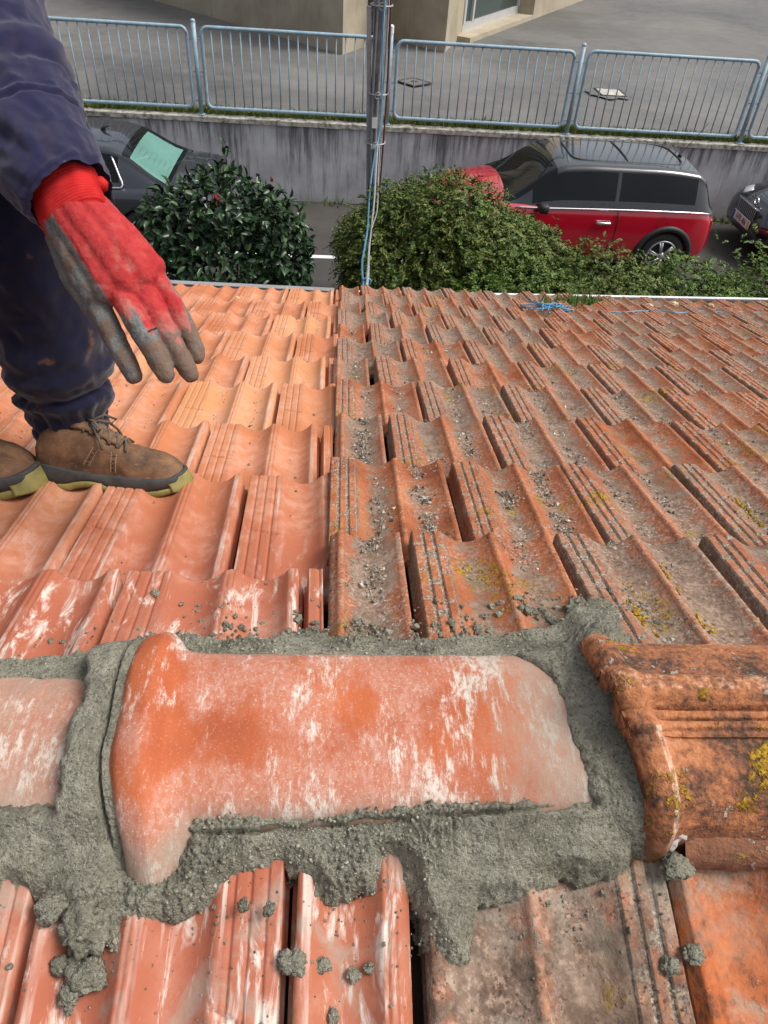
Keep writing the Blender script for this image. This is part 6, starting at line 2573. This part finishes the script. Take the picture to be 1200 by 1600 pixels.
# thumb tucked behind the palm
g.append([gp(165, 370, 24 * PXM, .030), gp(210, 420, 20 * PXM, .055), gp(240, 465, 17 * PXM, .070), gp(250, 495, 15 * PXM, .078)])
glove = voxel_union('glove', g, M['glove'], per, 0.0016, 17)
me = glove.data
coat, tips = [], []
ax0, ax1 = at_depth(120, 330, D0), at_depth(245, 540, D0)
hx = (ax1 - ax0).normalized()
vdir = (ax0 - CAM).normalized()
side = hx.cross(vdir).normalized()       # towards one edge of the hand
if side.dot(at_depth(90, 420, D0) - at_depth(240, 380, D0)) < 0:
    side = -side
for v in me.vertices:
    p = v.co
    c = ROT.transposed() @ (p - CAM)
    depth = -c.z
    t = (p - ax0).dot(hx) / PXM            # along the hand in photo pixels
    s = (p - ax0).dot(side) / PXM          # + towards the little finger
    k = 0.0
    # palm side is coated everywhere
    k = max(k, sstep(D0 + 0.008, D0 + 0.016, depth))
    # the little-finger edge
    edge = 35 - 0.04 * t if t < 160 else 28.6 - 0.28 * (t - 160)
    k = max(k, sstep(edge - 5, edge + 5, s))
    # coating climbs the fingers
    lim = 230 + (10 if s < 0 else -30) + 18 * noise.noise(Vector((s * .05, 3, 1)))
    k = max(k, 0.98 * sstep(lim - 75, lim + 70, t))
    coat.append(k)
    tips.append(sstep(215, 270, t))
    # fine knit wrinkles
nrms = [v.normal.copy() for v in me.vertices]
cos = [v.co.copy() for v in me.vertices]
new_co = []
for c_, n in zip(cos, nrms):
    q = c_ * 90
    w_ = 1 - abs(noise.noise(c_ * 52 + Vector((3, 1, 2)))) * 2.4
    new_co.append(c_ + n * (0.0009 * noise.noise(q) + 0.0005 * noise.noise(q * 3) + 0.0004 * noise.noise(c_ * 40) - 0.0006 * max(0.0, w_)))
me.vertices.foreach_set('co', [x for v in new_co for x in v])
me.update()
fattr(me, 'coat', coat)
fattr(me, 'tips', tips)

# knitted red cuff, ribbed
cw = [(102, 303), (107, 314), (113, 328), (118, 340), (124, 352)]
rows = []
NS, NR = 150, 64
c0, c1 = at_depth(99, 296, .917), at_depth(122, 352, .907)
axd = (c1 - c0).normalized()
upv = Vector((0, -1, 0))
upv = (upv - axd * upv.dot(axd)).normalized()
sv = axd.cross(upv)
vs = []
for i in range(NR):
    u = i / (NR - 1)
    r = 0.0435 + 0.003 * math.sin(u * math.pi) + 0.0045 * (1 - sstep(0.0, 0.25, u)) - 0.0075 * sstep(0.80, 1.0, u) ** 2
    for q in range(NS):
        t = 2 * math.pi * q / NS
        rr = r + 0.0008 * math.sin(u * 95) * sstep(0.05, 0.1, u) + 0.0022 * noise.noise(Vector((math.cos(t) * 2, math.sin(t) * 2, u * 3)))
        vs.append(c0.lerp(c1, u) + upv * math.cos(t) * rr * (0.74 - 0.12 * sstep(0.3, 1.0, u)) + sv * math.sin(t) * rr)
cu = pyd('knit_cuff', vs, grid_faces(NR, NS, True), M['knit'], per)
# thicker rolled end that peeps out of the sleeve on the thumb side
rp = [at_depth(163 + dx, 285 + dy, .917) for dx, dy in ((-9, -6), (-6, 3), (-3, 12))]
MB().tube(rp, [.006, .010, .007], 14).build('cuff_roll', M['knit'], per, sm=True)
# stitched repair on the ring finger knuckle
b = MB().tube([at_depth(x, y, D0 - .034) for x, y in ((231, 519), (235, 516), (241, 514), (245, 512))], .0012, 5)
b.build('glove_seam', M['dark_iron'], glove)
# left glove, hidden behind the body
g2 = [[((-.43, 1.50, 4.04), .034), ((-.39, 1.49, 3.97), .036)]]
for q in range(4):
    g2.append([((-.395, 1.46 + .022 * q, 3.965), .014), ((-.37, 1.455 + .024 * q, 3.90 + .008 * abs(q - 1.5)), .012)])
g2.append([((-.40, 1.45, 4.0), .015), ((-.36, 1.44, 3.95), .012)])
gl2 = voxel_union('glove', g2, M['glove'], per, 0.004, 4)
fattr(gl2.data, 'coat', [0.2] * len(gl2.data.vertices))


# --- boots
def boot(loc, yaw, roll, pitch=0.0, sc=1.0):
    root_name = 'boot'
    Mw = Matrix.Translation(loc) @ Matrix.Rotation(roll, 4, 'X') @ Matrix.Rotation(pitch, 4, 'Y') @ Matrix.Rotation(yaw, 4, 'Z') @ Matrix.Scale(sc, 4)

    def put(o):
        o.data.transform(Mw)
        return o
    # upper: stations along the foot, x from heel 0 to toe .285
    #      x     halfw  zlo   ztop  yoff
    st = [(0.000, .022, .030, .085, 0), (.010, .030, .028, .105, 0), (.040, .036, .028, .125, 0), (.080, .037, .028, .128, 0), (.115, .037, .028, .122, .001), (.145, .039, .028, .104, .002), (.175, .044, .026, .090, .004),
          (.205, .048, .024, .079, .006), (.235, .049, .024, .072, .006), (.258, .043, .025, .064, .004), (.274, .031, .028, .055, .001), (.2825, .016, .033, .046, -.002)]
    xs_ = np.linspace(0, .2825, 70)
    rows = catmull(st, xs_)
    vs = []
    NV = 46
    for x, w, zl, zt, yo in rows:
        for q in range(NV):
            t = math.pi * q / (NV - 1)
            c, s = math.cos(t), math.sin(t)
            yy = w * math.copysign(abs(c) ** 0.72, c)
            zz = zl + (zt - zl) * abs(s) ** 0.72
            p = Vector((x, yy + yo, zz))
            cr = 0.0
            if .13 < x < .20:
                cr = 0.0016 * math.sin((x - .13) * 210 + 3 * abs(c)) * s
            dn = 0.0016 * noise.noise(p * 45) + 0.0008 * noise.noise(p * 120) + cr
            p += Vector((0, c * dn, s * dn))
            vs.append(p)
    up = put(pyd('boot', vs, grid_faces(len(xs_), NV), M['leather'], per))
    # dark midsole wall and yellow outsole
    def outline(off, n=90):
        pts = []
        k = [(x, w + off, yo) for x, w, zl, zt, yo in st]
        k[0] = (-.004 - off * .5, .012, 0)
        k[-1] = (.2865 + off * .6, .010, -.002)
        rr = catmull(k, np.linspace(k[0][0], k[-1][0], n))
        return [(r_[0], r_[1] + r_[2]) for r_ in rr] + [(r_[0], -r_[1] + r_[2]) for r_ in rr[::-1]]
    def wall(name, offs, zs, m):
        rings = [outline(o_) for o_ in offs]
        n = len(rings[0])
        v_ = []
        for rg, z in zip(rings, zs):
            for (x, y) in rg:
                zz = z(x) if callable(z) else z
                v_.append((x, y, zz))
        f_ = grid_faces(len(zs), n, True) + [tuple(range(n))[::-1], tuple(range((len(zs) - 1) * n, len(zs) * n))]
        o = pyd(name, v_, f_, m, up)
        return put(o)
    arch = lambda x: 0.011 * (1 - abs((x - .105) / .040) ** 2) if abs(x - .105) < .040 else 0.0
    toe = lambda x: 0.012 * sstep(.215, .285, x)
    topz = lambda x: .040 + .012 * (1 - sstep(.02, .12, x)) + toe(x) * .4
    wall('midsole', (.0045, .0055, .004, .0005), (lambda x: .013 + arch(x) + toe(x), lambda x: .024 + arch(x) * .6 + toe(x), lambda x: topz(x) - .004, topz), M['sole_dark'])
    out = wall('outsole', (.003, .0075, .0075, .005), (lambda x: .000 + arch(x) + toe(x), lambda x: .003 + arch(x) + toe(x), lambda x: .011 + arch(x) + toe(x), lambda x: .0145 + arch(x) + toe(x)), M['sole_yellow'])
    # tread blocks
    b = MB()
    for x in np.linspace(.145, .262, 9):
        w = catmull(st, [x])[0][1]
        b.box((x, 0, toe(x) - .001), (.007, 2 * w + .012, .006))
    for x in (.012, .03, .048):
        w = catmull(st, [x])[0][1]
        b.box((x, 0, -.001), (.009, 2 * w + .010, .006))
    put(b.build('tread', M['sole_yellow'], out))
    # yellow toe bumper with a dark overlay edge
    v_, n_ = [], 0
    A, Bz = 34, 10
    for i in range(A):
        t = (i / (A - 1) - .5) * 2
        for j in range(Bz):
            u = j / (Bz - 1)
            hgt = .015 + (.047 - .012 * abs(t) ** 1.5 - .015) * u
            x = .2985 - .030 * abs(t) ** 2.0 - .012 * u ** 1.6
            y = t * .0420 * (1 - .10 * u) - .001
            v_.append((x, y, hgt))
    cap = pyd('toe_bumper', v_, grid_faces(A, Bz), M['sole_yellow'], up)
    md = cap.modifiers.new('thick', 'SOLIDIFY'); md.thickness = .004; md.offset = -1
    put(cap)
    b = MB()
    edge = []
    for i in range(A):
        t = (i / (A - 1) - .5) * 2
        edge.append((.2985 - .030 * abs(t) ** 2.0 - .0125, t * .0420 * .92 - .001, .0485 - .012 * abs(t) ** 1.5))
    b.tube(edge, .0048, 8)
    put(b.build('toe_rand', M['sole_dark'], up, sm=True))
    # tongue, collar, laces
    def top_at(x):
        r_ = catmull(st, [x])[0]
        return r_[3], r_[4]
    b = MB()
    pts = [(x, top_at(x)[1], top_at(x)[0] + .004) for x in np.linspace(.075, .165, 8)]
    v_ = []
    for (x, y, z) in pts:
        for dy in np.linspace(-.020, .020, 7):
            v_.append((x, y + dy, z - 18 * dy * dy))
    tg = pyd('tongue', v_, grid_faces(8, 7), M['leather'], up)
    md = tg.modifiers.new('thick', 'SOLIDIFY'); md.thickness = .005
    put(tg)
    b = MB()
    for k in range(5):
        x = .098 + .016 * k
        z, yo = top_at(x)
        z2, _ = top_at(x + .014)
        for s in (-1, 1):
            b.tube([(x, yo - s * .024, z - .004), (x + .006, yo - s * .008, z + .008), (x + .012, yo + s * .010, z2 + .009), (x + .015, yo + s * .025, z2 - .003)], .0028, 6)
    z, yo = top_at(.10)
    for s, dx in ((-1, .0), (1, .01)):
        b.tube([(.100 + dx, yo, z + .011), (.118 + dx, yo + s * .018, z + .018), (.136 + dx, yo + s * .030, z + .006), (.128 + dx, yo + s * .026, z - .002), (.108 + dx, yo + s * .006, z + .010)], .0028, 6)
        b.tube([(.102 + dx, yo, z + .010), (.120 + dx, yo + s * .022, z + .004), (.134 + dx, yo + s * .036, z - .016), (.140 + dx, yo + s * .042, z - .032)], .0026, 6)
    put(b.build('lace', M['lace'], up, sm=True))
    # stitching rows and eyelet holes on the quarters
    for s in (-1, 1):
        b = MB()
        for (xa, za, xb, zb) in ((.118, .094, .098, .058), (.128, .091, .108, .056), (.152, .086, .150, .046), (.162, .082, .159, .046)):
            for q in range(9):
                t0, t1 = q / 9, (q + .6) / 9
                P2 = []
                for t in (t0, t1):
                    x, z = xa + (xb - xa) * t, za + (zb - za) * t
                    r_ = catmull(st, [x])[0]
                    sn = min(max((z - r_[2]) / (r_[3] - r_[2]), 0), .999) ** (1 / .72)
                    cc = math.sqrt(max(0, 1 - sn * sn)) ** .72
                    P2.append((x, s * (r_[1] * cc + .0008) + r_[4], z))
                b.tube(P2, .0007, 4)
        put(b.build('stitching', M['thread'], up))
        for (xa, za, xb, zb) in ((.123, .0925, .103, .057), (.157, .084, .1545, .046)):
            for q in range(4):
                t = .15 + .23 * q
                x, z = xa + (xb - xa) * t, za + (zb - za) * t
                r_ = catmull(st, [x])[0]
                sn = min(max((z - r_[2]) / (r_[3] - r_[2]), 0), .999) ** (1 / .72)
                cc = math.sqrt(max(0, 1 - sn * sn)) ** .72
                yv = s * (r_[1] * cc) + r_[4]
                put(MB().tube([(x, yv - s * .002, z), (x, yv + s * .0012, z)], .0018, 8).build('eyelet', M['ink'], up))
    return up


ROLL = -ALPHA
BOOT_H = 0.033
c_ = far_pt(-0.545, 0.262 + 0.02, 0)
boot(far_pt(-0.522, 0.256, BOOT_H + NEW_DROP), R(-3), ROLL * 0.8, R(2.0), 0.885)
boot(far_pt(-0.835, 0.245, BOOT_H + NEW_DROP + .002), R(-5), ROLL * 0.8, R(2.0), 1.12)
pin(per)
for c in per.children:
    for d in c.children:
        if d.type == 'MESH':
            d.data.transform(Matrix.Translation(-per.location))
bpy.context.view_layer.update()
